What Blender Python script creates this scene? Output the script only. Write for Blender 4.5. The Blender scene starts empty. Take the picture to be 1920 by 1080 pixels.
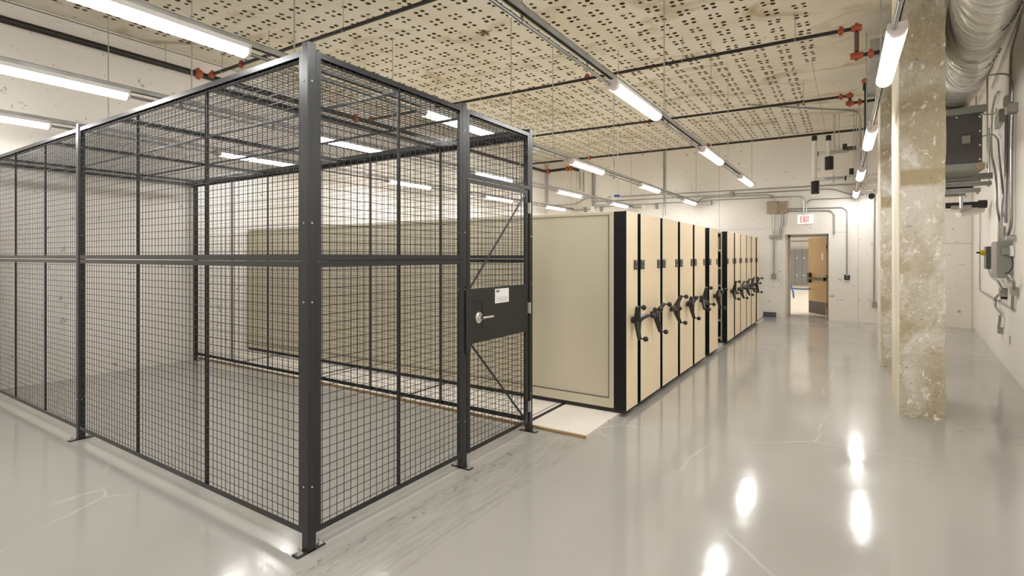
import bpy, math, random
from mathutils import Vector, Matrix
random.seed(11)
SC = bpy.context.scene
COL = SC.collection
PI = math.pi

# ------------------------------------------------------------------ camera
F, CAMH, HORIZON = 978.0, 1.6, 480.5
TH = math.atan(634 / 978.0)
CT, ST = math.cos(TH), math.sin(TH)
cam = bpy.data.cameras.new('camera')
cam.sensor_width = 36.0
cam.lens = F / 1920 * 36
cam.shift_y = -(540 - HORIZON) / 1920
cam.clip_start, cam.clip_end = 0.05, 200
camo = bpy.data.objects.new('camera', cam)
COL.objects.link(camo)
camo.location = (0, 0, CAMH)
camo.rotation_euler = (PI / 2, 0, TH)
SC.camera = camo

# survey helpers: a point of the photograph carried to a known plane of the room
def ray(x, y):
    r, u = (x - 960) / F, (HORIZON - y) / F
    return Vector((-ST + r * CT, CT + r * ST, u))
def onZ(x, y, z):
    d = ray(x, y); k = (z - CAMH) / d.z
    return Vector((d.x * k, d.y * k, z))
def onX(x, y, X):
    d = ray(x, y); k = X / d.x
    return Vector((X, d.y * k, CAMH + d.z * k))
def onY(x, y, Y):
    d = ray(x, y); k = Y / d.y
    return Vector((d.x * k, Y, CAMH + d.z * k))
WS, WC = 0.083, 1.04                       # right wall: X = WC + WS * Y
def onR(x, y, off=0.0):
    d = ray(x, y); k = (WC - off) / (d.x - WS * d.y)
    return Vector((d.x * k, d.y * k, CAMH + d.z * k))
def wallR(Y, off=0.0, z=0.0):
    return Vector((WC + WS * Y - off, Y, z))

# ------------------------------------------------------------------ materials
def mk(name, col, rough=0.5, metal=0.0, col2=None, scale=5.0, lo=0.4, hi=0.65, detail=4.0, stretch=(1, 1, 1),
       bump=0.0, bscale=None, bdist=0.02, spec=0.5, rvar=0.0, emis=None, estr=0.0, distort=0.0, coat=0.0):
    m = bpy.data.materials.new(name); m.use_nodes = True
    nt = m.node_tree; N = nt.nodes; L = nt.links
    b = N['Principled BSDF']
    b.inputs['Base Color'].default_value = (*col, 1)
    b.inputs['Roughness'].default_value = rough
    b.inputs['Metallic'].default_value = metal
    b.inputs['Specular IOR Level'].default_value = spec
    if coat: b.inputs['Coat Weight'].default_value = coat
    if emis:
        b.inputs['Emission Color'].default_value = (*emis, 1)
        b.inputs['Emission Strength'].default_value = estr
    tc = N.new('ShaderNodeTexCoord'); mp = N.new('ShaderNodeMapping')
    mp.inputs['Scale'].default_value = stretch
    L.new(tc.outputs['Object'], mp.inputs['Vector'])
    if col2 is not None:
        n = N.new('ShaderNodeTexNoise'); n.inputs['Scale'].default_value = scale; n.inputs['Detail'].default_value = detail
        n.inputs['Distortion'].default_value = distort
        L.new(mp.outputs['Vector'], n.inputs['Vector'])
        mr = N.new('ShaderNodeMapRange'); mr.inputs['From Min'].default_value = lo; mr.inputs['From Max'].default_value = hi
        L.new(n.outputs['Fac'], mr.inputs['Value'])
        mx = N.new('ShaderNodeMix'); mx.data_type = 'RGBA'
        mx.inputs['A'].default_value = (*col, 1); mx.inputs['B'].default_value = (*col2, 1)
        L.new(mr.outputs['Result'], mx.inputs['Factor'])
        L.new(mx.outputs['Result'], b.inputs['Base Color'])
        m['mix'] = mx.name
    if bump:
        n2 = N.new('ShaderNodeTexNoise'); n2.inputs['Scale'].default_value = bscale or scale * 4; n2.inputs['Detail'].default_value = 5
        L.new(mp.outputs['Vector'], n2.inputs['Vector'])
        bp = N.new('ShaderNodeBump'); bp.inputs['Strength'].default_value = bump; bp.inputs['Distance'].default_value = bdist
        L.new(n2.outputs['Fac'], bp.inputs['Height']); L.new(bp.outputs['Normal'], b.inputs['Normal'])
    if rvar:
        n3 = N.new('ShaderNodeTexNoise'); n3.inputs['Scale'].default_value = 1.7; n3.inputs['Detail'].default_value = 6
        L.new(mp.outputs['Vector'], n3.inputs['Vector'])
        m3 = N.new('ShaderNodeMapRange'); m3.inputs['From Min'].default_value = .35; m3.inputs['From Max'].default_value = .7
        m3.inputs['To Min'].default_value = rough; m3.inputs['To Max'].default_value = rough + rvar
        L.new(n3.outputs['Fac'], m3.inputs['Value']); L.new(m3.outputs['Result'], b.inputs['Roughness'])
    return m

def over(m, fac_out, col):
    """lay another colour over what already feeds the base colour, by a factor socket"""
    nt = m.node_tree; b = nt.nodes['Principled BSDF']
    mx = nt.nodes.new('ShaderNodeMix'); mx.data_type = 'RGBA'
    src = b.inputs['Base Color']
    if src.is_linked: nt.links.new(src.links[0].from_socket, mx.inputs['A'])
    else: mx.inputs['A'].default_value = src.default_value
    mx.inputs['B'].default_value = (*col, 1)
    nt.links.new(fac_out, mx.inputs['Factor'])
    nt.links.new(mx.outputs['Result'], src)

def noise_mask(m, scale, lo, hi, detail=5, stretch=(1, 1, 1), offset=(0, 0, 0), distort=0.0, rough=0.6):
    N = m.node_tree.nodes; L = m.node_tree.links
    tc = N.new('ShaderNodeTexCoord'); mp = N.new('ShaderNodeMapping')
    mp.inputs['Scale'].default_value = stretch; mp.inputs['Location'].default_value = offset
    L.new(tc.outputs['Object'], mp.inputs['Vector'])
    n = N.new('ShaderNodeTexNoise'); n.inputs['Scale'].default_value = scale; n.inputs['Detail'].default_value = detail
    n.inputs['Roughness'].default_value = rough; n.inputs['Distortion'].default_value = distort
    L.new(mp.outputs['Vector'], n.inputs['Vector'])
    mr = N.new('ShaderNodeMapRange'); mr.inputs['From Min'].default_value = lo; mr.inputs['From Max'].default_value = hi
    L.new(n.outputs['Fac'], mr.inputs['Value'])
    return mr.outputs['Result']

def box_mask(m, x0, x1, y0, y1):
    """1 inside a rectangle of the floor plan (object coordinates = room coordinates), soft by a few mm"""
    N = m.node_tree.nodes; L = m.node_tree.links
    tc = N.new('ShaderNodeTexCoord'); sp = N.new('ShaderNodeSeparateXYZ'); L.new(tc.outputs['Object'], sp.inputs['Vector'])
    out = None
    for ax, a, s in (('X', x0, 1), ('X', x1, -1), ('Y', y0, 1), ('Y', y1, -1)):
        mr = N.new('ShaderNodeMapRange'); mr.inputs['From Min'].default_value = a - .01 * s; mr.inputs['From Max'].default_value = a + .01 * s
        L.new(sp.outputs[ax], mr.inputs['Value'])
        if out is None: out = mr.outputs['Result']
        else:
            mu = N.new('ShaderNodeMath'); mu.operation = 'MULTIPLY'
            L.new(out, mu.inputs[0]); L.new(mr.outputs['Result'], mu.inputs[1]); out = mu.outputs[0]
    return out
def mul(m, a, b):
    mu = m.node_tree.nodes.new('ShaderNodeMath'); mu.operation = 'MULTIPLY'
    m.node_tree.links.new(a, mu.inputs[0])
    if isinstance(b, (int, float)): mu.inputs[1].default_value = b
    else: m.node_tree.links.new(b, mu.inputs[1])
    return mu.outputs[0]

M = {}
# painted concrete wall: warm off-white with pits and chips
def wall_mat(name, pit=0.685):
    m = mk(name, (.83, .79, .735), .6, col2=(.795, .75, .69), scale=.7, lo=.35, hi=.7, bump=.25, bscale=9, bdist=.01)
    over(m, mul(m, noise_mask(m, 7.0, pit, pit + .03, 7, rough=.62), .75), (.33, .29, .24))
    over(m, mul(m, noise_mask(m, 19.0, pit + .015, pit + .035, 4, offset=(3, 7, 2)), .6), (.30, .26, .22))
    return m
M['wall'] = wall_mat('painted_concrete_wall')
M['wallpit'] = wall_mat('painted_concrete_wall_pitted', .65)
# floor: glossy light grey epoxy
fl = mk('epoxy_floor', (.405, .388, .36), .085, col2=(.375, .357, .33), scale=.55, lo=.35, hi=.7, bump=.06, bscale=5.0, bdist=.02, rvar=.09, spec=.55)
N = fl.node_tree.nodes; L = fl.node_tree.links
tcf = N.new('ShaderNodeTexCoord'); nf = N.new('ShaderNodeTexNoise'); nf.inputs['Scale'].default_value = .9; nf.inputs['Detail'].default_value = 6
L.new(tcf.outputs['Object'], nf.inputs['Vector'])
mxv = N.new('ShaderNodeMix'); mxv.data_type = 'VECTOR'; mxv.inputs['Factor'].default_value = .22
L.new(tcf.outputs['Object'], mxv.inputs['A']); L.new(nf.outputs['Color'], mxv.inputs['B'])
vo = N.new('ShaderNodeTexVoronoi'); vo.feature = 'DISTANCE_TO_EDGE'; vo.inputs['Scale'].default_value = .42
L.new(mxv.outputs['Result'], vo.inputs['Vector'])
mrv = N.new('ShaderNodeMapRange'); mrv.inputs['From Min'].default_value = .0015; mrv.inputs['From Max'].default_value = .004
mrv.inputs['To Min'].default_value = 1; mrv.inputs['To Max'].default_value = 0
L.new(vo.outputs['Distance'], mrv.inputs['Value'])
over(fl, mul(fl, mul(fl, mrv.outputs['Result'], noise_mask(fl, 1.3, .45, .6, 2)), .6), (.55, .535, .50))
# trowelled repair strips along the cage, the saw-cut joint behind the column
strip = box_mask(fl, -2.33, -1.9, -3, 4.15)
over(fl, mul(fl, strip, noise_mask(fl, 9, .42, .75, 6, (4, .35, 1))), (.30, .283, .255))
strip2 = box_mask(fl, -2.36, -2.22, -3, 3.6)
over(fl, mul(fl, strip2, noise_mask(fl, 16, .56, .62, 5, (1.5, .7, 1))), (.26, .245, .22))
jn = box_mask(fl, .78, 2.2, 6.05, 6.62)
over(fl, mul(fl, jn, noise_mask(fl, 9, .60, .64, 6, (.5, 5, 1))), (.22, .20, .18))
over(fl, mul(fl, noise_mask(fl, 6, .735, .75, 3), .8), (.28, .26, .23))
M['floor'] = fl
# ceiling: raw tan board-formed concrete with brown stains
ce = mk('raw_concrete_ceiling', (.76, .715, .605), .8, col2=(.68, .62, .49), scale=.9, lo=.38, hi=.68, detail=8, distort=.6, bump=.3, bscale=14, bdist=.01)
over(ce, mul(ce, noise_mask(ce, .8, .53, .72, 8, (1, 1.6, 1), (5, 2, 0), 1.2), .9), (.40, .30, .16))
over(ce, mul(ce, noise_mask(ce, 5, .66, .70, 6), .6), (.32, .24, .14))
M['ceiling'] = ce
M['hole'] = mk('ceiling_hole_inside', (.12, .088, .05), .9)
M['holepale'] = mk('ceiling_hole_plug', (.62, .56, .45), .9)
# column: hacked concrete with pale plaster smears
cm = mk('hacked_concrete', (.47, .405, .285), .85, col2=(.66, .62, .54), scale=1.7, lo=.43, hi=.57, detail=10, distort=.6, bump=1.0, bscale=20, bdist=.02)
over(cm, mul(cm, noise_mask(cm, 3.2, .55, .63, 9, (1, 1, .55), (2, 0, 4), .5, .72), .8), (.74, .71, .645))
over(cm, mul(cm, noise_mask(cm, 15, .58, .615, 7, (1, 1, .7), (4, 0, 1), .35, .70), .85), (.88, .86, .81))
over(cm, mul(cm, noise_mask(cm, 1.8, .56, .72, 8, (1, 1, .8), (9, 3, 1), .6, .7), .75), (.40, .33, .21))
def z_band(m, a, b):
    N = m.node_tree.nodes; L = m.node_tree.links
    tc = N.new('ShaderNodeTexCoord'); sp = N.new('ShaderNodeSeparateXYZ'); L.new(tc.outputs['Object'], sp.inputs['Vector'])
    out = []
    for v, w_ in ((a, .02), (b, -.02)):
        mr = N.new('ShaderNodeMapRange'); mr.inputs['From Min'].default_value = v - w_; mr.inputs['From Max'].default_value = v + w_
        L.new(sp.outputs['Z'], mr.inputs['Value']); out.append(mr.outputs['Result'])
    return mul(m, out[0], out[1])
over(cm, mul(cm, z_band(cm, 2.30, 2.47), noise_mask(cm, 4, .30, .45, 8)), (.42, .345, .215))
over(cm, mul(cm, noise_mask(cm, 26, .655, .68, 5), .85), (.26, .21, .15))
M['column'] = cm
cs = mk('fair_faced_concrete_lit', (.78, .72, .60), .8, col2=(.68, .61, .47), scale=3, lo=.45, hi=.7, stretch=(1, 1, .15), detail=7, bump=.3, bscale=20)
M['colside'] = cs  # smooth side face; light from the adjoining lamp row is mixed into its pale tone
M['cage'] = mk('charcoal_powder_coat', (.024, .025, .027), .36, metal=.25, spec=.6)
M['wire'] = mk('charcoal_wire', (.022, .023, .025), .4, metal=.3)
M['zinc'] = mk('zinc_plated_steel', (.62, .62, .60), .32, metal=.9, col2=(.50, .50, .48), scale=8)
M['galv'] = mk('galvanized_strut', (.45, .45, .435), .42, metal=.75, col2=(.35, .35, .335), scale=6, bump=.1, bscale=40)
M['conduit'] = mk('galvanized_conduit', (.43, .425, .41), .3, metal=.85, col2=(.34, .335, .32), scale=4)
M['chrome'] = mk('satin_chrome', (.70, .69, .67), .22, metal=1.0)
M['tan'] = mk('tan_painted_steel', (.57, .515, .385), .38, col2=(.54, .485, .355), scale=.9, bump=.03, bscale=3, spec=.45)
M['tangrey'] = mk('tan_shelf_steel', (.50, .45, .35), .4)
wd = mk('maple_laminate', (.92, .785, .565), .38, col2=(.88, .725, .49), scale=5, lo=.38, hi=.68, stretch=(1, 6, .12), detail=6, spec=.4)
M['wood'] = wd
M['black'] = mk('black_edge_trim', (.006, .006, .006), .5, spec=.3)
M['handle'] = mk('black_moulded_plastic', (.014, .013, .012), .3)
M['plate'] = mk('dark_bronze_plate', (.05, .047, .04), .35, metal=.3)
M['dark'] = mk('black_rubber', (.014, .013, .012), .6)
M['deck'] = mk('painted_plywood_deck', (.74, .69, .62), .55, col2=(.68, .63, .55), scale=2.2)
over(M['deck'], mul(M['deck'], noise_mask(M['deck'], 9, .69, .71, 5), .8), (.42, .36, .28))
M['ply'] = mk('raw_plywood_edge', (.40, .27, .11), .7, col2=(.26, .16, .06), scale=14, stretch=(.4, .4, 8))
M['pipe'] = mk('black_steel_pipe', (.022, .019, .017), .42, metal=.2)
M['red'] = mk('red_coupling', (.42, .085, .035), .42, col2=(.33, .06, .025), scale=12)
M['rust'] = mk('brown_steel_nipple', (.14, .09, .07), .5, metal=.3)
M['lamp'] = mk('lit_diffuser', (.9, .9, .88), .4, emis=(1.0, .99, .97), estr=17.0)
M['lampbody'] = mk('pale_grey_fixture_body', (.78, .77, .75), .4)
M['lampcap'] = mk('translucent_end_cap', (.66, .57, .55), .3, emis=(1, .9, .87), estr=.03)
M['white'] = mk('white_plastic', (.86, .85, .82), .4)
M['insul'] = mk('white_pipe_jacket', (.84, .80, .75), .5, col2=(.78, .74, .69), scale=5)
M['foil'] = mk('wrinkled_duct_jacket', (.70, .68, .63), .22, metal=.55, col2=(.55, .50, .41), scale=1.6, lo=.5, hi=.75, bump=.6, bscale=2.6, stretch=(.7, 3.2, .7), bdist=.10)
M['fcu'] = mk('dark_grey_unit', (.085, .075, .076), .5)
M['greybox'] = mk('grey_electrical_enamel', (.25, .26, .225), .45)
M['greydark'] = mk('dark_grey_enamel', (.10, .105, .09), .45)
M['steelbox'] = mk('bare_steel_box', (.36, .35, .31), .42, metal=.5)
M['brownbox'] = mk('brown_steel_box', (.37, .31, .22), .5, metal=.2)
M['copper'] = mk('coiled_cable_pinkish', (.62, .40, .33), .5)
M['yellow'] = mk('yellow_plastic', (.85, .52, .02), .4)
M['exitred'] = mk('exit_red', (.70, .03, .06), .5)
M['exitface'] = mk('exit_panel', (.86, .84, .82), .4, emis=(1, .97, .95), estr=.12)
M['oak'] = mk('oak_veneer', (.46, .285, .10), .45, col2=(.39, .235, .075), scale=4, stretch=(6, 6, .25), detail=6)
M['oakedge'] = mk('oak_edge', (.40, .20, .055), .5)
M['bronze'] = mk('dark_bronze_hardware', (.045, .035, .03), .4, metal=.5)
M['locker'] = mk('grey_locker_enamel', (.26, .255, .24), .45)
M['blue'] = mk('blue_barrier_tape', (.16, .36, .90), .5)
M['navy'] = mk('slate_blue_board', (.075, .085, .11), .5)
M['card'] = mk('white_card', (.82, .82, .81), .35)
M['cardgrey'] = mk('pale_grey_card', (.66, .66, .66), .35)
M['box'] = mk('brown_carton', (.36, .25, .14), .8)
M['boxshade'] = mk('shade_carton', (.045, .04, .034), .8)  # near-black filler, stands in for the shade between the shelves
M['frame'] = mk('putty_door_frame', (.55, .50, .42), .5)
M['nextfloor'] = mk('cream_floor', (.84, .79, .71), .3, col2=(.78, .73, .65), scale=3)
M['panel'] = mk('lit_ceiling_panel', (.9, .9, .9), .5, emis=(1, .99, .97), estr=9.0)
M['bluecap'] = mk('blue_connector', (.04, .12, .5), .5)

# ------------------------------------------------------------------ mesh builder
class MB:
    def __init__(s): s.v = []; s.f = []; s.mi = []; s.sm = []; s.cur = 0
    def add(s, verts, faces, smooth=False):
        b = len(s.v); s.v.extend([tuple(v) for v in verts])
        for f in faces: s.f.append(tuple(b + i for i in f)); s.mi.append(s.cur); s.sm.append(smooth)
    def box(s, lo, hi, mat=None):
        x0, x1 = sorted((lo[0], hi[0])); y0, y1 = sorted((lo[1], hi[1])); z0, z1 = sorted((lo[2], hi[2]))
        vs = [Vector(p) for p in ((x0, y0, z0), (x1, y0, z0), (x1, y1, z0), (x0, y1, z0), (x0, y0, z1), (x1, y0, z1), (x1, y1, z1), (x0, y1, z1))]
        if mat is not None: vs = [mat @ v for v in vs]
        s.add(vs, ((0, 3, 2, 1), (4, 5, 6, 7), (0, 1, 5, 4), (1, 2, 6, 5), (2, 3, 7, 6), (3, 0, 4, 7)))
    def tube(s, pts, r, seg=8, caps=True, smooth=True):
        pts = [Vector(p) for p in pts]
        n = len(pts); rr = r if isinstance(r, (list, tuple)) else [r] * n
        rings = []; up = None
        for i, p in enumerate(pts):
            t = ((pts[min(i + 1, n - 1)] - pts[max(i - 1, 0)]))
            t.normalize()
            if up is None: up = Vector((0, 0, 1)) if abs(t.z) < .9 else Vector((1, 0, 0))
            a = t.cross(up); 
            if a.length < 1e-6: up = Vector((0, 1, 0)) if abs(t.y) < .9 else Vector((1, 0, 0)); a = t.cross(up)
            a.normalize(); b = a.cross(t); b.normalize(); up = b
            rings.append([p + (a * math.cos(k * 2 * PI / seg) + b * math.sin(k * 2 * PI / seg)) * rr[i] for k in range(seg)])
        vs = [v for R in rings for v in R]; fs = []
        for i in range(n - 1):
            for k in range(seg):
                k2 = (k + 1) % seg
                fs.append((i * seg + k, i * seg + k2, (i + 1) * seg + k2, (i + 1) * seg + k))
        s.add(vs, fs, smooth)
        if caps:
            s.add(rings[0], [tuple(range(seg))[::-1]]); s.add(rings[-1], [tuple(range(seg))])
    def sphere(s, c, r, seg=12, rings=8, scale=(1, 1, 1)):
        c = Vector(c); vs = []; fs = []
        for i in range(rings + 1):
            th = PI * i / rings
            for k in range(seg):
                ph = 2 * PI * k / seg
                vs.append(c + Vector((r * scale[0] * math.sin(th) * math.cos(ph), r * scale[1] * math.sin(th) * math.sin(ph), r * scale[2] * math.cos(th))))
        for i in range(rings):
            for k in range(seg):
                k2 = (k + 1) % seg
                fs.append((i * seg + k, (i + 1) * seg + k, (i + 1) * seg + k2, i * seg + k2))
        s.add(vs, fs, True)
    def prism(s, prof, a, b, U, V, smooth=False, caps=True):
        """profile (u, v) points swept from a to b, u along U, v along V"""
        a, b, U, V = Vector(a), Vector(b), Vector(U), Vector(V)
        n = len(prof)
        vs = [a + U * u + V * v for u, v in prof] + [b + U * u + V * v for u, v in prof]
        s.add(vs, [(i, (i + 1) % n, n + (i + 1) % n, n + i) for i in range(n)], smooth)
        if caps: s.add(vs, [tuple(range(n))[::-1], tuple(range(n, 2 * n))])
    def build(s, name, mat, parent=None, bevel=0.0):
        me = bpy.data.meshes.new(name)
        off = parent_world(parent)
        me.from_pydata([(x - off.x, y - off.y, z - off.z) for x, y, z in s.v], [], s.f)
        for m in (mat if isinstance(mat, (list, tuple)) else [mat]): me.materials.append(m)
        me.polygons.foreach_set('material_index', s.mi); me.polygons.foreach_set('use_smooth', s.sm)
        me.update()
        o = bpy.data.objects.new(name, me); COL.objects.link(o)
        if parent is not None: o.parent = parent
        if bevel:
            bv = o.modifiers.new('soft_edges', 'BEVEL'); bv.width = bevel; bv.segments = 2; bv.limit_method = 'ANGLE'
        return o
def parent_world(p):
    off = Vector((0, 0, 0))
    while p is not None: off = off + p.location; p = p.parent
    return off
def props(o, label=None, cat=None, group=None, kind=None):
    if label: o['label'] = label
    if cat: o['category'] = cat
    if group: o['group'] = group
    if kind: o['kind'] = kind
    return o
def thing(name, label, cat, loc, group=None):
    o = bpy.data.objects.new(name, None); COL.objects.link(o); o.location = loc; o.empty_display_size = .1
    return props(o, label, cat, group)
def dup(root, loc):
    r = root.copy(); COL.objects.link(r); r.location = loc
    for ch in list(root.children):
        c = ch.copy(); COL.objects.link(c); c.parent = r
        for g in list(ch.children):
            d = g.copy(); COL.objects.link(d); d.parent = c
    return r
def struct(name, mb, mat, parent=None):
    o = mb.build(name, mat, parent)
    if parent is None: o['kind'] = 'structure'
    return o
def boxes(*bs):
    m = MB()
    for lo, hi in bs: m.box(lo, hi)
    return m
def bend(pts, rad=.12, n=5):
    """round the corners of a polyline"""
    pts = [Vector(p) for p in pts]; out = [pts[0]]
    for i in range(1, len(pts) - 1):
        a, p, b = pts[i - 1], pts[i], pts[i + 1]
        r = min(rad, (a - p).length * .45, (b - p).length * .45)
        q0 = p + (a - p).normalized() * r; q1 = p + (b - p).normalized() * r
        for k in range(n + 1):
            t = k / n; out.append(q0 * (1 - t) ** 2 + p * 2 * t * (1 - t) + q1 * t ** 2)
    return out + [pts[-1]]

# ------------------------------------------------------------------ room
CZ = 4.70          # ceiling height
XL = -8.55         # left wall
YB = 15.25         # back wall face
YR = -3.0          # wall behind the camera
XE = WC + WS * YB
DX0, DX1, DTOP = -1.42, -0.45, 2.17   # door opening

struct('floor', boxes(((XL - .3, YR - .3, -.12), (3.2, YB + .95, 0))), M['floor'])
struct('wall_left', boxes(((XL - .25, YR, 0), (XL, YB + .9, CZ))), M['wallpit'])
m = MB()
m.add([wallR(YR, 0, 0), wallR(YB + .9, 0, 0), wallR(YB + .9, 0, CZ), wallR(YR, 0, CZ), wallR(YR, -.25, 0), wallR(YB + .9, -.25, 0), wallR(YB + .9, -.25, CZ), wallR(YR, -.25, CZ)],
      ((0, 1, 2, 3), (4, 7, 6, 5), (0, 4, 5, 1), (3, 2, 6, 7), (0, 3, 7, 4), (1, 5, 6, 2)))
struct('wall_right', m, M['wall'])
struct('wall_rear', boxes(((XL - .25, YR - .25, 0), (1.2, YR, CZ))), M['wall'])
struct('wall_back', boxes(((XL, YB, 0), (DX0, YB + .9, CZ)), ((DX1, YB, 0), (XE + .3, YB + .9, CZ)), ((DX0, YB, DTOP), (DX1, YB + .9, CZ))), M['wallpit'])
# form joints on the back wall
m = MB()
for x in (-7.4, -6.0, -4.6, -3.05, .16):
    m.box((x, YB - .004, 0.0 if x > -1 else 2.2), (x + .008, YB + .002, CZ))
m.box((-3.2, YB - .003, 2.32), (-1.9, YB + .002, 2.328))
m.box((DX1 + .05, YB - .003, 2.19), (.0, YB + .002, 2.198))
m.box((1.2, YB - .004, 1.88), (2.28, YB + .002, 1.892)); m.box((1.2, YB - .003, 2.62), (2.28, YB + .002, 2.63)); m.box((2.26, YB - .004, 0), (2.27, YB + .002, 3.2))
struct('trim_1', m, mk('paint_filled_joint', (.50, .45, .39), .7))
# dark construction joint where the left wall meets the ceiling
struct('trim_2', boxes(((XL - .001, YR, CZ - .030), (XL + .004, YB, CZ - .022))), M['pipe'])

# ceiling with its square clusters of four cored holes
def ceiling():
    m = MB(); mats = [M['ceiling'], M['hole'], M['holepale']]
    x0, x1, y0, y1 = XL - .25, 3.2, YR - .25, YB + .9
    PX, PY, SX, SY = .313, .301, .098, .096
    ks = [k for k in range(-40, 60) if XL + .06 < -5.223 + PX * k - PX / 2 and -5.223 + PX * k + PX / 2 < -.33]
    js = [j for j in range(-60, 60) if -1.6 < 4.955 + PY * j - PY / 2 and 4.955 + PY * j + PY / 2 < YB - .02]
    gx0 = -5.223 + PX * ks[0] - PX / 2; gx1 = -5.223 + PX * ks[-1] + PX / 2
    gy0 = 4.955 + PY * js[0] - PY / 2; gy1 = 4.955 + PY * js[-1] + PY / 2
    def q(a, b, c, d):
        m.add(((a, c, CZ), (a, d, CZ), (b, d, CZ), (b, c, CZ)), ((0, 1, 2, 3),))
    q(x0, gx0, y0, y1); q(gx1, x1, y0, y1); q(gx0, gx1, y0, gy0); q(gx0, gx1, gy1, y1)
    m.box((x0, y0, CZ + .09), (x1, y1, CZ + .13))
    for k in ks:
        cx = -5.223 + PX * k
        for j in js:
            cy = 4.955 + PY * j
            solid = cy > 9.5 and cx > -.70
            sk = random.uniform(-.012, .012)
            xs = (cx - PX / 2, cx - SX, cx, cx + SX, cx + PX / 2); ys = (cy - PY / 2, cy - SY, cy, cy + SY, cy + PY / 2)
            for i in range(4):
                for l in range(4):
                    a, b, c, d = xs[i], xs[i + 1], ys[l], ys[l + 1]
                    if solid or i not in (1, 2) or l not in (1, 2): m.cur = 0; q(a, b, c, d); continue
                    r = random.uniform(.025, .035); px = (a + b) / 2 + random.uniform(-.011, .011); py = (c + d) / 2 + random.uniform(-.010, .010)
                    sq = ((b, (c + d) / 2), (b, d), ((a + b) / 2, d), (a, d), (a, (c + d) / 2), (a, c), ((a + b) / 2, c), (b, c))
                    ho = [(px + r * math.cos(t * PI / 4) * random.uniform(.9, 1.08), py + r * math.sin(t * PI / 4) * random.uniform(.9, 1.08)) for t in range(8)]
                    dp = random.choice((.05, .06, .07, .07, .03)); pale = random.random() < .16
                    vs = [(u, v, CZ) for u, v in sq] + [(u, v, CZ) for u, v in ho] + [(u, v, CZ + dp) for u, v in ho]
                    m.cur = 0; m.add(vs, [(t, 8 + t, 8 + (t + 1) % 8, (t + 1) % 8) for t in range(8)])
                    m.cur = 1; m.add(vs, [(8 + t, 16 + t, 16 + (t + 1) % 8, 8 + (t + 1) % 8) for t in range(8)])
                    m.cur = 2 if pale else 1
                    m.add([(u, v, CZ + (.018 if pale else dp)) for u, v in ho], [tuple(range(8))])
    m.cur = 0
    struct('ceiling', m, mats)
ceiling()

c = onZ(907, 61, CZ)
m = MB(); pts = []
for k in range(16):
    q = 2 * PI * k / 16; rr = (.16, .06, .10, .05)[k % 4] * random.uniform(.8, 1.1); pts.append((c.x + rr * math.cos(q), c.y + rr * math.sin(q), CZ - .002))
m.add(pts, [tuple(range(16))]); m.sphere((c.x + .02, c.y, CZ - .002), .035, 10, 6, (1, 1, .4))
struct('trim_5', m, mk('rusty_break', (.16, .10, .06), .9, col2=(.30, .22, .14), scale=18))
ra, rb = onZ(1514, 119, CZ - .002), onZ(1534, 240, CZ - .002)
m = MB(); m.box((-.515, 9.4, CZ - .002), (-.509, YB, CZ))
struct('trim_6', m, mk('red_chalk_line', (.45, .17, .10), .9))
# two concrete piers, hacked on the face towards the camera, fair-faced on the side with lamp light in its colour
def pier(name, x0, x1, y0, y1, label):
    root = thing(name, label, 'column', (x0, y0, 0)); root['kind'] = 'structure'
    m = MB(); nz, nx = 60, 10
    vs = []; fs = []
    for i in range(nz + 1):
        for k in range(nx + 1):
            z = CZ * i / nz; x = x0 + (x1 - x0) * k / nx
            e = random.uniform(-.006, .006) if 0 < k < nx else random.uniform(-.004, .004)
            vs.append((x + (random.uniform(-.006, .006) if k == nx else 0), y0 + e + (.012 if z > 2.32 and z < 2.5 else 0), z))
    for i in range(nz):
        for k in range(nx):
            a = i * (nx + 1) + k; fs.append((a, a + 1, a + nx + 2, a + nx + 1))
    m.add(vs, fs)
    m.box((x0 + .004, y0 + .015, 0), (x1 - .006, y1, CZ))
    m.build('rough_face', M['column'], root)
    MB_side = MB(); MB_side.box((x0 - .004, y0 + .002, 0), (x0 + .006, y1, CZ))
    MB_side.build('smooth_side', M['colside'], root)
    m = MB()
    for z in (2.62, 3.5, 1.9):
        m.tube([(x0 + .05 + random.random() * .2, y0 + .0, z), (x0 + .1, y0 - .05, z + .01)], .004, 5)
    m.build('wire_stub', M['zinc'], root)
    return root
pier('column', .415, .775, 6.52, 7.58, 'near concrete column with hacked plaster face, standing in the aisle')
pier('column', .372, .735, 9.32, 10.1, 'far concrete column half hidden behind the near one')

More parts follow.
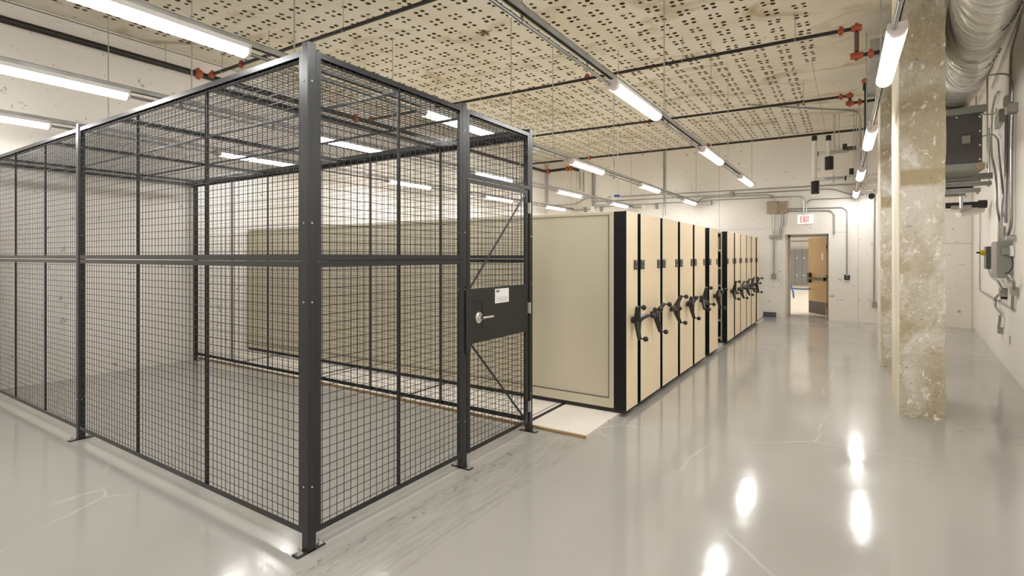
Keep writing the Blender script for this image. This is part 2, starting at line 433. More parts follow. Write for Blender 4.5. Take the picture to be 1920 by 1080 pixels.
# ------------------------------------------------------------------ wire mesh cage
XR, YF, YK = -2.445, 1.755, 4.12      # outer faces: right, front; back line
PT = .052
cage = thing('wire_mesh_cage', 'charcoal wire mesh storage cage with a hinged door, standing on the floor', 'cage', (XR, YF, 0))
def bar(m, a, b, w, t, U, V):
    """rectangular bar from a to b: w along U (centred), t along V (from 0 inwards)"""
    m.prism([(-w / 2, 0), (w / 2, 0), (w / 2, t), (-w / 2, t)], a, b, U, V)
def post(x, y, plates):
    m = MB(); m.box((x, y, .006), (x + PT, y + PT, 2.76))
    p = m.build('post', M['cage'], cage, .003)
    for dx, dy in plates:
        m = MB(); c = Vector((x + PT / 2, y + PT / 2, 0))
        m.box((c.x - .026 - (.062 if dx < 0 else 0), c.y - .026 - (.062 if dy < 0 else 0), 0), (c.x + .026 + (.062 if dx > 0 else 0), c.y + .026 + (.062 if dy > 0 else 0), .008))
        m.build('base_plate', M['cage'], p)
        m = MB(); bx, by = c.x + dx * .062, c.y + dy * .062
        m.tube([(bx, by, .008), (bx, by, .018)], .014, 6, smooth=False); m.tube([(bx, by, .018), (bx, by, .04)], .006, 6)
        m.box((bx - .018, by - .018, .008), (bx + .018, by + .018, .011))
        m.build('anchor_bolt', M['zinc'], p)
    for z in (.35, 1.35, 1.78, 2.55):
        m = MB(); m.sphere((x + PT * .3, y - .001, z), .006, 8, 4, (1, .5, 1)); m.build('rivet', M['zinc'], p)
        m = MB(); m.sphere((x + PT + .001, y + PT * .5, z), .006, 8, 4, (.5, 1, 1)); m.build('rivet', M['zinc'], p)
    return p
post(XR - PT, YF, [(0, -1), (0, 1)])
post(XR - PT, 3.09, [(-1, 0), (1, 0)])
post(XR - PT, 4.068, [(-1, 0), (1, 0)])
post(-5.685, YF, [(0, -1), (0, 1)])
post(-5.685, 4.068, [(1, 0)])
post(XL + .06, 4.068, [(1, 0)])
post(XL + .06, YF, [(1, 0)])
def panel(a, b, z0, z1, inward, stiff=(), name='wire_panel', fw=.032, flat=None, parent=cage, pitch=.05):
    """framed mesh between plan points a and b (z0..z1); INWARD = unit vector to the cage's inside"""
    A, B = Vector((*a, 0)), Vector((*b, 0)); D = (B - A).normalized(); Ln = (B - A).length; I = Vector((*inward, 0)); Zv = Vector((0, 0, 1))
    m = MB(); t = .028
    for z in (z0 + fw / 2, z1 - fw / 2): bar(m, A + Zv * z, B + Zv * z, fw, .004, Zv, I)
    for z, s in ((z0, 1), (z1, -1)): bar(m, A + I * .0041 + Zv * (z + s * .0022), B + I * .0041 + Zv * (z + s * .0022), .004, t, Zv, I)
    for q, s in ((A, 1), (B, -1)):
        bar(m, q + D * s * fw / 2 + Zv * (z0 + fw), q + D * s * fw / 2 + Zv * (z1 - fw), fw, .004, D, I)
        bar(m, q + D * s * .0025 + I * .0041 + Zv * (z0 + .005), q + D * s * .0025 + I * .0041 + Zv * (z1 - .005), .004, t, D, I)
    f = m.build(name, M['cage'], parent)
    m = MB(); r = .0021; o1, o2 = I * .008, I * .012
    n = int(round(Ln / pitch))
    for i in range(1, n):
        p = A + D * (Ln * i / n) + o2
        m.tube([p + Zv * (z0 + .01), p + Zv * (z1 - .01)], r, 5, False)
    n = int(round((z1 - z0) / pitch))
    for i in range(1, n):
        z = z0 + (z1 - z0) * i / n
        m.tube([A + D * .012 + Zv * z + o1, B - D * .012 + Zv * z + o1], r, 5, False)
    m.build('wire_mesh', M['wire'], f)
    for s in stiff:
        m = MB(); p = A + D * s + I * .014
        bar(m, p + Zv * z0, p + Zv * z1, .020, .014, D, I)
        m.build('stiffener', M['cage'], f)
    return f
ZB, ZM0, ZM1, ZT = .092, 1.572, 1.578, 2.722
for z0, z1 in ((ZB, ZM0), (ZM1, ZT)):
    panel((XR - .001, YF + PT), (XR - .001, 3.09), z0, z1, (-1, 0), (.64,))                         # right of the corner post
    panel((-5.633 - .01, YF + .006), (XR - PT + .0, YF + .006), z0, z1, (0, 1), (1.095, 2.105))               # front
    panel((XL + .115, YF + .006), (-5.685 + .008, YF + .006), z0, z1, (0, 1), (1.0, 1.89))                     # front left
    panel((-5.633, 4.10), (XR - PT, 4.10), z0, z1, (0, -1), (1.08, 2.12))                                     # back
    panel((XL + .115, 4.10), (-5.685, 4.10), z0, z1, (0, -1), (1.02, 1.9))
# roof
xs = (XL + .02, -8.1, -6.53, -4.96, -3.52, XR - .035)
for a, b in zip(xs, xs[1:]):
    m = MB(); y0, y1, z = YF + .037, 4.06, 2.690
    for x in (a + .018, b - .018): m.box((x - .018, y0, z), (x + .018, y1, z + .028))
    for y in (y0 + .016, y1 - .016): m.box((a + .037, y - .016, z + .001), (b - .037, y + .016, z + .027))
    f = m.build('roof_panel', M['cage'], cage)
    m = MB(); r = .0021
    n = int(round((b - a) / .05))
    for i in range(1, n): m.tube([(a + (b - a) * i / n, y0, z + .016), (a + (b - a) * i / n, y1, z + .016)], r, 4, False)
    n = int(round((y1 - y0) / .05))
    for i in range(1, n): m.tube([(a, y0 + (y1 - y0) * i / n, z + .012), (b, y0 + (y1 - y0) * i / n, z + .012)], r, 4, False)
    m.build('wire_mesh', M['wire'], f)
    for y in (2.49, 3.24):
        m = MB(); m.box((a, y - .010, z - .004), (b, y + .010, z + .010)); m.build('stiffener', M['cage'], f)
m = MB()
m.box((XL + .02, 4.06, 2.735), (XR - PT, 4.10, 2.765)); m.box((XL + .02, 4.06, 2.66), (XR - PT, 4.10, 2.686))
m.build('header_rail', M['cage'], cage)
# transom over the door, door leaf with lock plate
panel((XR - .001, 3.143), (XR - .001, 4.068), 2.205, ZT, (-1, 0), (), 'transom_panel')
door = panel((XR - .004, 3.152), (XR - .004, 4.040), ZB, 2.195, (-1, 0), (), 'door', .034)
m = MB(); m.box((XR + .001, 3.178, .925), (XR + .006, 4.02, 1.350)); m.build('lock_plate', M['cage'], door, .002)
m = MB(); m.box((XR + .006, 3.118, .862), (XR + .011, 3.176, 1.372)); m.build('latch_guard', M['cage'], door, .002)
m = MB(); m.box((XR + .006, 3.185, 1.245), (XR + .0085, 3.33, 1.249)); m.box((XR + .006, 3.326, 1.03), (XR + .0085, 3.33, 1.249))
m.build('keeper_seam', M['black'], door)
m = MB(); ly, lz = 3.272, 1.122
m.tube([(XR + .006, ly, lz), (XR + .018, ly, lz)], .045, 24); m.tube([(XR + .018, ly, lz), (XR + .024, ly, lz)], [.040, .030], 24)
m.tube([(XR + .02, ly, lz), (XR + .065, ly, lz)], .011, 12)
m.tube([(XR + .060, ly - .01, lz + .002), (XR + .066, ly + .05, lz + .002), (XR + .064, ly + .125, lz)], [.010, .009, .010], 10)
m.build('lever_handle', M['chrome'], door)
m = MB(); m.box((XR + .006, 3.505, 1.214), (XR + .009, 3.708, 1.332)); lc = m.build('label_card', M['card'], door)
m = MB(); m.box((XR + .009, 3.522, 1.222), (XR + .0102, 3.690, 1.262)); m.box((XR + .009, 3.515, 1.272), (XR + .010, 3.70, 1.2735)); m.build('card_window', M['cardgrey'], lc)
m = MB()
for k in range(3):
    y = 3.520 + k * .017
    m.box((XR + .009, y, 1.305), (XR + .0102, y + .004, 1.320)); m.box((XR + .009, y + .009, 1.305), (XR + .0102, y + .013, 1.320))
    m.box((XR + .009, y, 1.318), (XR + .0102, y + .013, 1.321)); m.box((XR + .009, y, 1.304), (XR + .0102, y + .013, 1.307))
m.build('card_printing', M['black'], lc)
for z in (2.036, 1.133, .24):
    m = MB(); m.tube([(XR + .010, 4.055, z - .05), (XR + .010, 4.055, z + .05)], .0075, 10); m.box((XR + .0, 4.03, z - .048), (XR + .004, 4.055, z + .048))
    m.box((XR + .0, 4.055, z - .048), (XR + .004, 4.085, z + .048)); m.build('hinge', M['zinc'], door)
for a, b in (((4.0, 2.15), (3.195, 1.355)), ((3.205, .92), (4.0, .14))):
    m = MB(); m.tube([(XR - .012, a[0], a[1]), (XR - .012, b[0], b[1])], .0085, 6, smooth=False); m.build('brace', M['cage'], door)

# ------------------------------------------------------------------ mobile shelving
XD = -1.94
DK = .03
m = MB(); m.box((XL, 4.19, 0), (XD, YB, DK)); dk = m.build('shelving_deck', M['deck']); props(dk, 'cream plywood floor deck with rails under the mobile shelving', 'platform', kind='structure')
m = MB(); m.box((XL, 4.178, 0), (XD - .0, 4.19, DK - .006)); m.build('deck_edge', M['ply'], dk)
for x in (-2.56, -4.2, -5.9, -7.6):
    m = MB(); m.box((x - .022, 4.2, DK), (x + .022, YB, DK + .002)); m.box((x - .07, 4.2, DK), (x - .062, YB, DK + .0015)); m.build('rail', M['dark'], dk)
XW = -1.86
ZT2 = 2.05
UNITS = [(4.948, 5.277), (5.368, 6.051), (6.134, 6.793), (6.893, 7.552), (7.642, 8.293), (8.58, 9.212), (10.003, 10.645), (10.755, 11.336), (11.397, 12.043), (12.111, 12.684), (12.759, 13.39), (13.557, 13.90)]
ANG = [10, 35, 52, 28, 98, 33, 105, 50, 62, 75, 48]
ORD = ['first', 'second', 'third', 'fourth', 'fifth', 'sixth', 'seventh', 'eighth', 'ninth', 'tenth', 'eleventh', 'twelfth']
def crank(yc, zc, ang):
    out = []
    hub = MB(); x0 = XW
    hub.tube([(x0, yc, zc), (x0 + .035, yc, zc), (x0 + .075, yc, zc), (x0 + .09, yc, zc)], [.036, .034, .036, .020], 14)
    allarms, allknobs = [], []
    for k in range(3):
        arms, knobs = MB(), MB(); allarms.append(arms); allknobs.append(knobs)
        t = math.radians(ang + 120 * k)
        d = Vector((0, math.cos(t), math.sin(t)))
        base = Vector((x0 + .060, yc, zc))
        arms.tube([base, base + d * .05 + Vector((.006, 0, 0)), base + d * .12 + Vector((.02, 0, 0)), base + d * .185 + Vector((.038, 0, 0)), base + d * .197 + Vector((.042, 0, 0))], [.040, .033, .025, .021, .014], 10)
        tip = base + d * .186 + Vector((.04, 0, 0))
        arms.tube([tip, tip + Vector((.045, 0, 0))], .007, 8)
        knobs.sphere(tip + Vector((.062, 0, 0)), .027, 14, 10)
    return hub, allarms, allknobs
for i, (y0, y1) in enumerate(UNITS):
    yc = (y0 + y1) / 2
    extra = {0: 'narrow with plain tan side', 5: 'just before the open aisle', 6: 'just beyond the open aisle', 11: 'narrow and without a crank'}.get(i, 'with a black crank')
    u = thing('mobile_shelving_unit', f'{ORD[i]} maple-fronted mobile shelving unit from the cage, {extra}', 'shelving unit', (XW, yc, DK), 'mobile shelving units')
    near = i == 0
    # maple front with black edges
    m = MB(); m.box((XW - .022, y0 + .004, .066), (XW, y1 - .004, ZT2)); f = m.build('end_panel', M['wood'], u)
    m = MB()
    for a, b in ((y0, y0 + .004), (y1 - .004, y1)): m.box((XW - .022, a, .066), (XW + .0005, b, ZT2))
    m.box((XW - (.130 if near else .088), y0, .066), (XW - .022, y1, ZT2 - .002))
    m.build('black_edging', M['black'], f)
    m = MB(); m.box((XW - .006, y0 + .004, .0655), (XW + .0008, y1 - .004, .07)); m.box((XW - .004, y0 + .0035, .066), (XW + .0008, y0 + .0075, ZT2)); m.box((XW - .004, y1 - .0075, .066), (XW + .0008, y1 - .0035, ZT2))
    m.build('pale_edge_band', M['white'], f)
    # carriage
    m = MB(); m.box((XL + .06, y0 + .01, DK + .006), (XW - .012, y1 - .01, .064)); m.build('carriage', M['dark'], u)
    # shelves
    xa, xb = XL + .07, XW - (.131 if near else .089)
    sides = [(y0, y1)] if y1 - y0 < .5 else [(y0, yc - .005), (yc + .005, y1)]
    m = MB()
    for z in [.10 + k * .318 for k in range(6)] + [ZT2 - .035]:
        m.box((xa, y0 + (.03 if near else .006), z), (xb, y1 - .006, z + .03))
    m.build('shelf', M['tangrey'], u)
    m = MB(); nb = 7
    for k in range(nb + 1):
        x = xa + (xb - xa) * k / nb
        for y in ((y0 + .03 if near else y0), y1 - .03): m.box((max(xa, x - .022), y, .066), (min(xb, x + .022), y + .03, ZT2 - .006))
    if y1 - y0 > .5: m.box((xa, yc - .004, .066), (xb, yc + .004, ZT2 - .01))
    m.build('upright', M['tan'], u)
    if near:
        m = MB(); yy = y0 + .010
        m.box((xa - .01, yy, .072), (xb - .0, yy + .012, ZT2))
        sp = m.build('side_panel', M['tan'], u)
        m = MB()
        m.box((xa - .01, yy - .010, .072), (xb, yy, .168)); m.box((xa - .01, yy - .010, ZT2 - .03), (xb, yy, ZT2)); m.box((xb - .050, yy - .010, .168), (xb, yy, ZT2 - .03)); m.box((xa - .01, yy - .010, .168), (xa + .04, yy, ZT2 - .03))
        m.build('panel_rim', M['tan'], sp, .002)
        m = MB(); m.box((xa, yy - .0105, .169), (xb - .05, yy - .0, .1745)); m.box((xb - .0555, yy - .0105, .169), (xb - .0505, yy, ZT2 - .03)); m.build('rim_groove', M['plate'], sp)
    # card plates
    ends = ([] if i in (0, 6) and False else [y0 + .004]) if i != 0 else []
    if i == 11: ends = [y0 + .004]
    pls = [(e, e + .115) for e in ends] + ([(y1 - .119, y1 - .004)] if i != 11 else [])
    for a, b in pls:
        m = MB(); m.box((XW, a, 1.462), (XW + .006, b, 1.562)); p = m.build('card_plate', M['plate'], f, .002)
        m = MB()
        for sy, sz in ((.5, 1.548), (.25, 1.49), (.75, 1.49)):
            m.sphere((XW + .006, a + (b - a) * sy, sz), .008 if sz > 1.5 else .005, 8, 5, (.4, 1, 1))
        m.build('rivet', M['card'], p)
    if i < 11:
        hub, arms, knobs = crank(yc, .955, ANG[i])
        h = hub.build('crank', M['handle'], u); [q.build('crank_arm', M['handle'], h) for q in arms]; [q.build('crank_knob', M['handle'], h) for q in knobs]
# cartons in the open aisle; near-black ones added to make the shelves look dark
names_ = ('top', 'second highest', 'third highest', 'fourth highest', 'fifth highest', 'lowest')
for k, (x, h, c) in enumerate(((-2.16, .22, 'box'), (-2.19, .24, 'boxshade'), (-2.15, .26, 'boxshade'), (-2.17, .25, 'boxshade'), (-2.16, .23, 'boxshade'), (-2.18, .25, 'boxshade'))):
    z = .10 + (5 - k) * .318 + .033
    m = MB(); m.box((x - .16, 10.045, z), (x + .16, 10.27, z + h)); m.box((x - .165, 10.04, z + h - .05), (x + .165, 10.275, z + h))
    o = m.build('archive_carton', M[c]); props(o, '%s archive carton on the %s shelf seen in the open aisle' % ('brown' if c == 'box' else 'dark', names_[k]), 'box', 'archive cartons in the open aisle')

# ------------------------------------------------------------------ lighting rails
ZL = 3.0
def lamp_at(x, y0, label):
    t = thing('pendant_light', label, 'ceiling light', (x, y0, ZL), 'linear lights under the ceiling')
    return t
def build_lamp(t, x, y0):
    L_ = 1.22; y1 = y0 + L_
    U, V = (1, 0, 0), (0, 0, 1)
    prof = [(-.055, .052)] + [(.055 * math.cos(a), .052 - .052 * math.sin(a)) for a in [PI - PI * k / 10 for k in range(11)]] + [(.055, .052)]
    prof = [(-.052, .085), (-.056, .05)] + [(.056 * math.cos(PI + PI * k / 10), .05 + .05 * math.sin(PI + PI * k / 10)) for k in range(1, 10)] + [(.056, .05), (.052, .085)]
    m = MB(); m.prism([p for p in prof[1:-1]], (x, y0 + .06, ZL), (x, y1 - .02, ZL), U, V, True, False); m.build('diffuser', M['lamp'], t)
    m = MB(); m.prism([(-.052, .085), (-.056, .05), (.056, .05), (.052, .085)], (x, y0 + .005, ZL), (x, y1 - .005, ZL), U, V); m.build('housing', M['lampbody'], t)
    m = MB(); m.prism([(u * .97, v * .98 + .001) for u, v in prof], (x, y0, ZL), (x, y0 + .06, ZL), U, V); m.build('end_cap', M['lampcap'], t)
    m = MB(); m.prism(prof, (x, y1 - .02, ZL), (x, y1, ZL), U, V); m.build('end_cap', M['lampcap'], t)
    m = MB(); m.tube([(x - .018, y0 - .03, ZL + .045), (x - .018, y0 + .01, ZL + .045)], .014, 10); m.build('cable_gland', M['zinc'], t)
ROT = .0135
def rowx(x, y): return x + (.20 - ROT * (y - 8.0) if x == 0.0 else 0.0)
def rail(x, y0, y1, rods, label):
    t = thing('lighting_rail', label, 'lighting rail', (x, y0, ZL + .086), 'lighting rails hung on rods')
    z0, z1 = ZL + .086, ZL + .127
    m = MB()
    m.box((x - .0205, y0, z1 - .003), (x + .0205, y1, z1))
    for s in (-1, 1):
        m.box((x + s * .0205, y0, z0), (x + s * .0180, y1, z1)); m.box((x + s * .0180, y0, z0), (x + s * .010, y1, z0 + .003)); m.box((x + s * .012, y0, z0), (x + s * .010, y1, z0 + .009))
    m.build('channel', M['galv'], t)
    return t, z1
ROWS = {  # x: (y start, y end, lamp starts, rods)
    0.0: (-2.8, 15.1, [1.06, 4.10, 7.18, 10.5, 13.75], [.4, 2.75, 5.75, 8.75, 12.2, 14.6]),
    -1.68: (-2.8, 11.85, [1.06, 4.13, 7.28, 10.2], [.3, 2.7, 5.6, 7.85, 9.1, 11.57]),
    -3.58: (-2.8, 15.05, [.86, 3.85, 7.15, 10.28, 13.52], [.3, 2.45, 5.5, 6.6, 8.9, 12.1, 14.9]),
    -5.45: (-2.8, 15.05, [.84, 3.93, 7.15, 10.2, 13.3], [.2, 2.6, 5.29, 8.7, 11.9, 14.9]),
    -7.42: (-2.8, 15.05, [.84, 3.85, 7.05, 10.2, 13.2], [.15, 2.6, 5.4, 8.7, 11.9, 14.9]),
}
RN = {0.0: 'rail beside the columns', -1.68: 'rail above the shelving fronts', -3.58: 'rail over the near part of the cage', -5.45: 'middle rail over the cage', -7.42: 'rail closest to the left wall'}
LN = ['nearest', 'second', 'third', 'fourth', 'farthest']
first = None
for x, (y0, y1, lamps, rods) in ROWS.items():
    xr = x; rot = ROT if x == 0.0 else 0.0
    x = rowx(x, y0)
    t, z1 = rail(x, y0, y1, rods, 'long galvanized lighting %s, hung on thin rods' % RN[xr])
    for y in rods:
        m = MB(); m.tube([(x, y, z1 - .01), (x, y, CZ)], .0065, 6); m.box((x - .018, y - .018, z1), (x + .018, y + .018, z1 + .008)); m.build('hanger_rod', M['zinc'], t)
    ends = [y0] + [v for l in lamps for v in (l, l + 1.22)] + [y1]
    for a, b in list(zip(ends, ends[1:]))[0::2]:
        if b - a < 1.0: continue
        m = MB(); m.tube([(x - .018, a + .004, ZL + .045), (x - .018, b - .034, ZL + .045)], .0135, 8)
        for y in (a + .45, b - .45): m.tube([(x - .018, y - .012, ZL + .045), (x - .018, y + .012, ZL + .045)], .018, 8); m.box((x - .022, y - .01, ZL + .05), (x - .014, y + .01, ZL + .09))
        m.build('conduit', M['conduit'], t)
    t.rotation_euler = (0, 0, rot)
    n = len(lamps)
    for k, ys in enumerate(lamps):
        nm = LN[k] if k < n - 1 else 'farthest'
        if xr > -2: nm = ('foremost, top-edge', 'nearest fully seen', 'second', 'third')[k] if k < n - 1 else 'farthest'
        lab = '%s lit white linear light under the %s' % (nm, RN[xr])
        if first is None:
            first = lamp_at(x, ys, lab); build_lamp(first, x, ys); first.location = (rowx(xr, ys), ys, ZL); first.rotation_euler = (0, 0, rot)
        else:
            c = dup(first, (rowx(xr, ys), ys, ZL)); c['label'] = lab; c.rotation_euler = (0, 0, rot)
# the same lights go on behind the photographer
for i, x in enumerate(ROWS):
    ld = bpy.data.lights.new('rear_light', 'AREA'); ld.shape = 'RECTANGLE'; ld.size = .11; ld.size_y = 1.2; ld.energy = 8; ld.color = (1, .99, .97)
    lo = bpy.data.objects.new('rear_light', ld); COL.objects.link(lo); lo.location = (rowx(x, -1.4), -1.4, 3.0)

# ------------------------------------------------------------------ sprinkler pipes
PZ = 4.35
def pipe_thing(name, label, pts, r, hang=(), group='sprinkler pipes', mat='pipe', seg=12, rad=.05, cat='pipe'):
    pts = [Vector(p) for p in pts]
    t = thing(name, label, cat, pts[0], group)
    if name == 'sprinkler_branch': pts[0] = pts[0] + (pts[1] - pts[0]).normalized() * .05
    m = MB(); m.tube(bend(pts, rad), r, seg); m.build('pipe_run', M[mat], t)
    for p in hang:
        p = Vector(p); m = MB(); m.tube([(p.x, p.y, p.z + r * .6), (p.x, p.y, CZ)], .006, 6)
        m.tube([(p.x + .0, p.y + r * 1.25 * math.cos(a), p.z + r * 1.25 * math.sin(a)) for a in [k * PI / 6 for k in range(13)]], .004, 5)
        m.build('pipe_hanger', M['zinc'], t)
    return t
def coupling(t, c, d, r, ln=.07, mat='red'):
    c, d = Vector(c), Vector(d).normalized()
    m = MB(); m.tube([c - d * ln / 2, c - d * ln * .3, c + d * ln * .3, c + d * ln / 2], [r * 1.25, r * 1.5, r * 1.5, r * 1.25], 12)
    up = Vector((0, 0, 1)) if abs(d.z) < .9 else Vector((0, 1, 0))
    s = d.cross(up).normalized()
    for q in (1, -1): m.box((c.x - .018, c.y - .018, c.z - .012), (c.x + .018, c.y + .018, c.z + .012), Matrix.Translation(up * q * r * 1.6))
    m.build('coupling', M[mat], t)
XM = -8.3
mainp = pipe_thing('sprinkler_main', 'thick black sprinkler main running along the left wall', [(XM, YR + .02, 4.37), (XM, 14.8, 4.35), (-7.35, 14.8, 4.37), (-7.35, YB, 4.37)], .045, [(XM, y, 4.36) for y in (1.0, 3.6, 8.8, 12)], rad=.12)
for p, d in (((XM, 4.05, 4.37), (0, 1, 0)), ((XM, 7.05, 4.36), (0, 1, 0)), ((XM + .12, 14.8, 4.35), (1, 0, 0)), ((-7.5, 14.8, 4.37), (1, 0, 0)), ((-7.38, 14.8, 4.37), (1, 0, 0))): coupling(mainp, p, d, .045, .1)
P1b = onZ(800, 3, PZ); P1a = onX(387, 143, XM)
p1d = (P1b - P1a)
P1e = P1a + p1d * ((-.1 - P1a.x) / p1d.x)
t = pipe_thing('sprinkler_branch', 'black sprinkler branch pipe crossing above the cage', [P1a, P1e], .023, [P1a + p1d * k for k in (.1, .36, .7, 1.05)])
coupling(t, P1a + p1d.normalized() * .17, p1d, .026, .12); coupling(t, P1a + p1d * .21, p1d, .023)
P2a = onX(685, 226, XM); P2b = onZ(1576.7, 58.3, PZ); d = P2b - P2a
e = P2b + d.normalized() * .16
lowz = onY(1594, 107, e.y).z
t = pipe_thing('sprinkler_branch', 'black sprinkler branch pipe with a long red elbow drop, crossing mid ceiling', [P2a, e, (e.x, e.y, lowz), (e.x + .42, e.y, lowz)], .023, [P2a + d * k for k in (.08, .35, .655, .77, .94)], rad=.03)
coupling(t, P2a + d.normalized() * .17, d, .026, .12); coupling(t, onY(1101, 145, P2a.y + d.y * .72), d, .026)
coupling(t, P2b, d, .024, .06); coupling(t, e, d, .028, .11); coupling(t, (e.x, e.y, lowz), d, .028, .13); coupling(t, (e.x + .14, e.y, lowz), d, .024, .06)
m = MB(); m.tube([(e.x, e.y, lowz + .06), (e.x, e.y, e.z - .06)], .025, 12); m.build('drop_nipple', M['rust'], t)
m = MB(); m.tube([(e.x + .27, e.y, lowz), (e.x + .40, e.y, lowz)], .024, 12); m.build('white_tag', M['card'], t)
P3a = onZ(1001.7, 255, PZ); P3b = onZ(1576.7, 181.7, PZ); d = P3b - P3a
P3s = P3a + d * ((XM - P3a.x) / d.x)
e = P3b + d.normalized() * .13
t = pipe_thing('sprinkler_branch', 'black sprinkler branch pipe with a short red elbow, farther along the ceiling', [P3s, e, (e.x, e.y, e.z - .13), (e.x + .62, e.y, e.z - .13)], .023, [P3a + d * k for k in (-.3, .12, .5, .905)], rad=.03)
coupling(t, P3b, d, .024, .06); coupling(t, e, d, .028, .1); coupling(t, (e.x, e.y, e.z - .13), d, .028, .12); coupling(t, (e.x + .14, e.y, e.z - .13), d, .024, .06)
coupling(t, onZ(1218, 228, PZ), d, .024, .07)
P4a = onZ(1001.7, 306.7, PZ); P4b = onZ(1640, 240, PZ); d = P4b - P4a
P4s = P4a + d * ((XM - P4a.x) / d.x)
t = pipe_thing('sprinkler_branch', 'black sprinkler branch pipe in front of the back wall', [P4s, P4b + d * .05], .026, [P4a + d * k for k in (.13, .28, .42, .78)])
coupling(t, P4a + d * .213, d, .026, .08); coupling(t, P4a + d * .592, d, .026, .06)

# ------------------------------------------------------------------ conduits and boxes on the back wall
def wire_run(name, label, pts, r=.012, rad=.14, mat='conduit', cat='conduit', group=None, clips=()):
    pts = [Vector(p) for p in pts]
    m = MB(); m.tube(bend(pts, rad, 6), r, 8); o = m.build(name, M[mat]); props(o, label, cat, group)
    if clips:
        k = MB()
        for p in clips: p = Vector(p); k.box(p - Vector((.02, .012, .012)), p + Vector((.02, .02, .012)))
        k.build('clip', M['zinc'], o)
    return o
YW = YB - .022
def W(x, y, off=0): return onY(x, y, YW - off)
G = 'galvanized conduits on the back wall'
wire_run('conduit', 'uppermost conduit running along the back wall below the sprinkler pipe', [W(1140, 370), W(1640, 343), (XE - .5, YW, W(1640, 343).z)], .014, group=G)
wire_run('conduit', 'second long conduit from the top along the back wall', [W(1110, 379), W(1370, 365)], .013, group=G)
wire_run('conduit', 'long conduit from the small square box to the right on the back wall', [W(1376, 364), W(1560, 354), W(1598, 366), (0.3, YW, W(1598, 366).z)], .013, group=G)
wire_run('conduit', 'conduit bending down into the brown box above the door', [W(1305, 381), W(1318, 371), W(1440, 365), W(1451, 369), W(1451, 380)], .012, .1, group=G)
wire_run('conduit', 'conduit curving down into the exit sign from the left', [W(1325, 376, .035), W(1500, 368, .035), W(1507, 372, .035), W(1507, 404, .035)], .012, .25, group=G)
wire_run('conduit', 'conduit curving down into the exit sign from the right', [W(1600, 371, .035), W(1520, 374, .035), W(1512, 380, .035), W(1512, 404, .035)], .012, .3, group=G)
wire_run('conduit', 'conduit going over the door and down to the black switch', [W(1477, 392), W(1580, 389), W(1588, 394), W(1588, 515)], .014, .25, group=G)
wire_run('conduit', 'shorter conduit over the door with a capped end', [W(1477, 396), W(1556, 395), W(1564, 400), W(1564, 440)], .014, .25, group=G)
wire_run('conduit', 'conduit dropping from the brown box to the outlet left of the door', [W(1451, 400), W(1451, 515)], .013, group=G)
for k, (a, b) in enumerate(((1463, 1461), (1467.5, 1464), (1473, 1467))):
    wire_run('conduit', '%s of three short conduits under the brown box, bent to the left' % ('left', 'middle', 'right')[k], [W(a, 400), W(a, 418), W(b, 428), W(b, 438)], .011, .08, group=G)
wire_run('conduit', 'tall conduit beside the far column down to a wall outlet', [W(1639, 352), W(1639, 566)], .015, group=G)
for k, (x, y0, y1) in enumerate(((1022, 309, 380), (1026, 309, 380), (1087, 322, 356), (1094, 322, 360), (1111, 320, 386), (1115, 318, 392), (1245.5, 284, 404))):
    wire_run('conduit', ['leftmost tall conduit on the back wall beside the cage post', 'second tall conduit on the back wall beside the cage post', 'third tall conduit on the back wall, thin with bent top', 'fourth tall conduit on the back wall, thin with bent top', 'thick tall conduit on the back wall above the first shelving unit', 'thin partner of the thick tall conduit above the first shelving unit', 'thick grey vertical conduit on the back wall behind the third unit'][k],
             [W(x, y0) + Vector((.0, -.0, 0)), W(x, y1)], .022 if k in (4, 6) else .013, group=G)
wire_run('conduit', 'low conduit stepping up along the back wall near the cage', [W(1040, 385), W(1080, 383), W(1098, 372), W(1112, 371)], .013, .15, group=G)
wire_run('conduit', 'low conduit leading to a white box near the cage', [W(1068, 392), W(1082, 395), W(1108, 392)], .012, .1, group=G)
wire_run('conduit', 'pair of low conduits behind the lights, upper one', [W(1115, 384.5), W(1142, 384)], .012, group=G)
wire_run('conduit', 'pair of low conduits behind the lights, lower one', [W(1115, 388.5), W(1240, 381), W(1330, 377)], .012, group=G)
wire_run('conduit', 'conduit from the lights looping into the white box by the first unit', [W(1178, 386), W(1186, 389), W(1203, 389)], .011, .1, group=G)
wire_run('conduit', 'conduit crossing the ceiling, bending down near the white pipes', [onZ(1410, 197, CZ - .02), onZ(1596, 208, CZ - .02), onZ(1604, 214, CZ - .02) + Vector((.1, 0, 0)), onZ(1604, 214, CZ - .02) + Vector((.1, 0, -1.6))], .014, .25)
def wbox(name, label, x0, y0, x1, y1, depth, mat, cat='junction box', group=None):
    a, b = onY(x0, y0, YB), onY(x1, y1, YB)
    m = MB(); m.box((a.x, YB - depth, b.z), (b.x, YB, a.z)); o = m.build(name, M[mat], None, .003); props(o, label, cat, group)
    return o
o = wbox('junction_box', 'brown steel junction box above the door, cover plate on', 1439, 378.5, 1458.5, 400, .15, 'brownbox')
a, b = onY(1439, 378, YB), onY(1458, 400, YB)
c = onY(1467, 389, YB)
m = MB(); m.box((c.x - .125, YB - .10, c.z - .15), (c.x + .125, YB, c.z + .15)); o = m.build('pull_box', M['brownbox'], None, .003); props(o, 'open brown pull box with a coiled cable, above the door', 'junction box')
m = MB()
for k in range(5):
    R_ = .105 + .008 * (k % 3)
    m.tube([(c.x + R_ * math.cos(q), YB - .105 - .006 * k, c.z + .0 + R_ * 1.12 * math.sin(q)) for q in [i * PI / 12 for i in range(25)]], .006, 6, False)
cc = m.build('coiled_cable', M['copper']); props(cc, 'coil of pinkish cable hanging in the open brown box', 'cable')
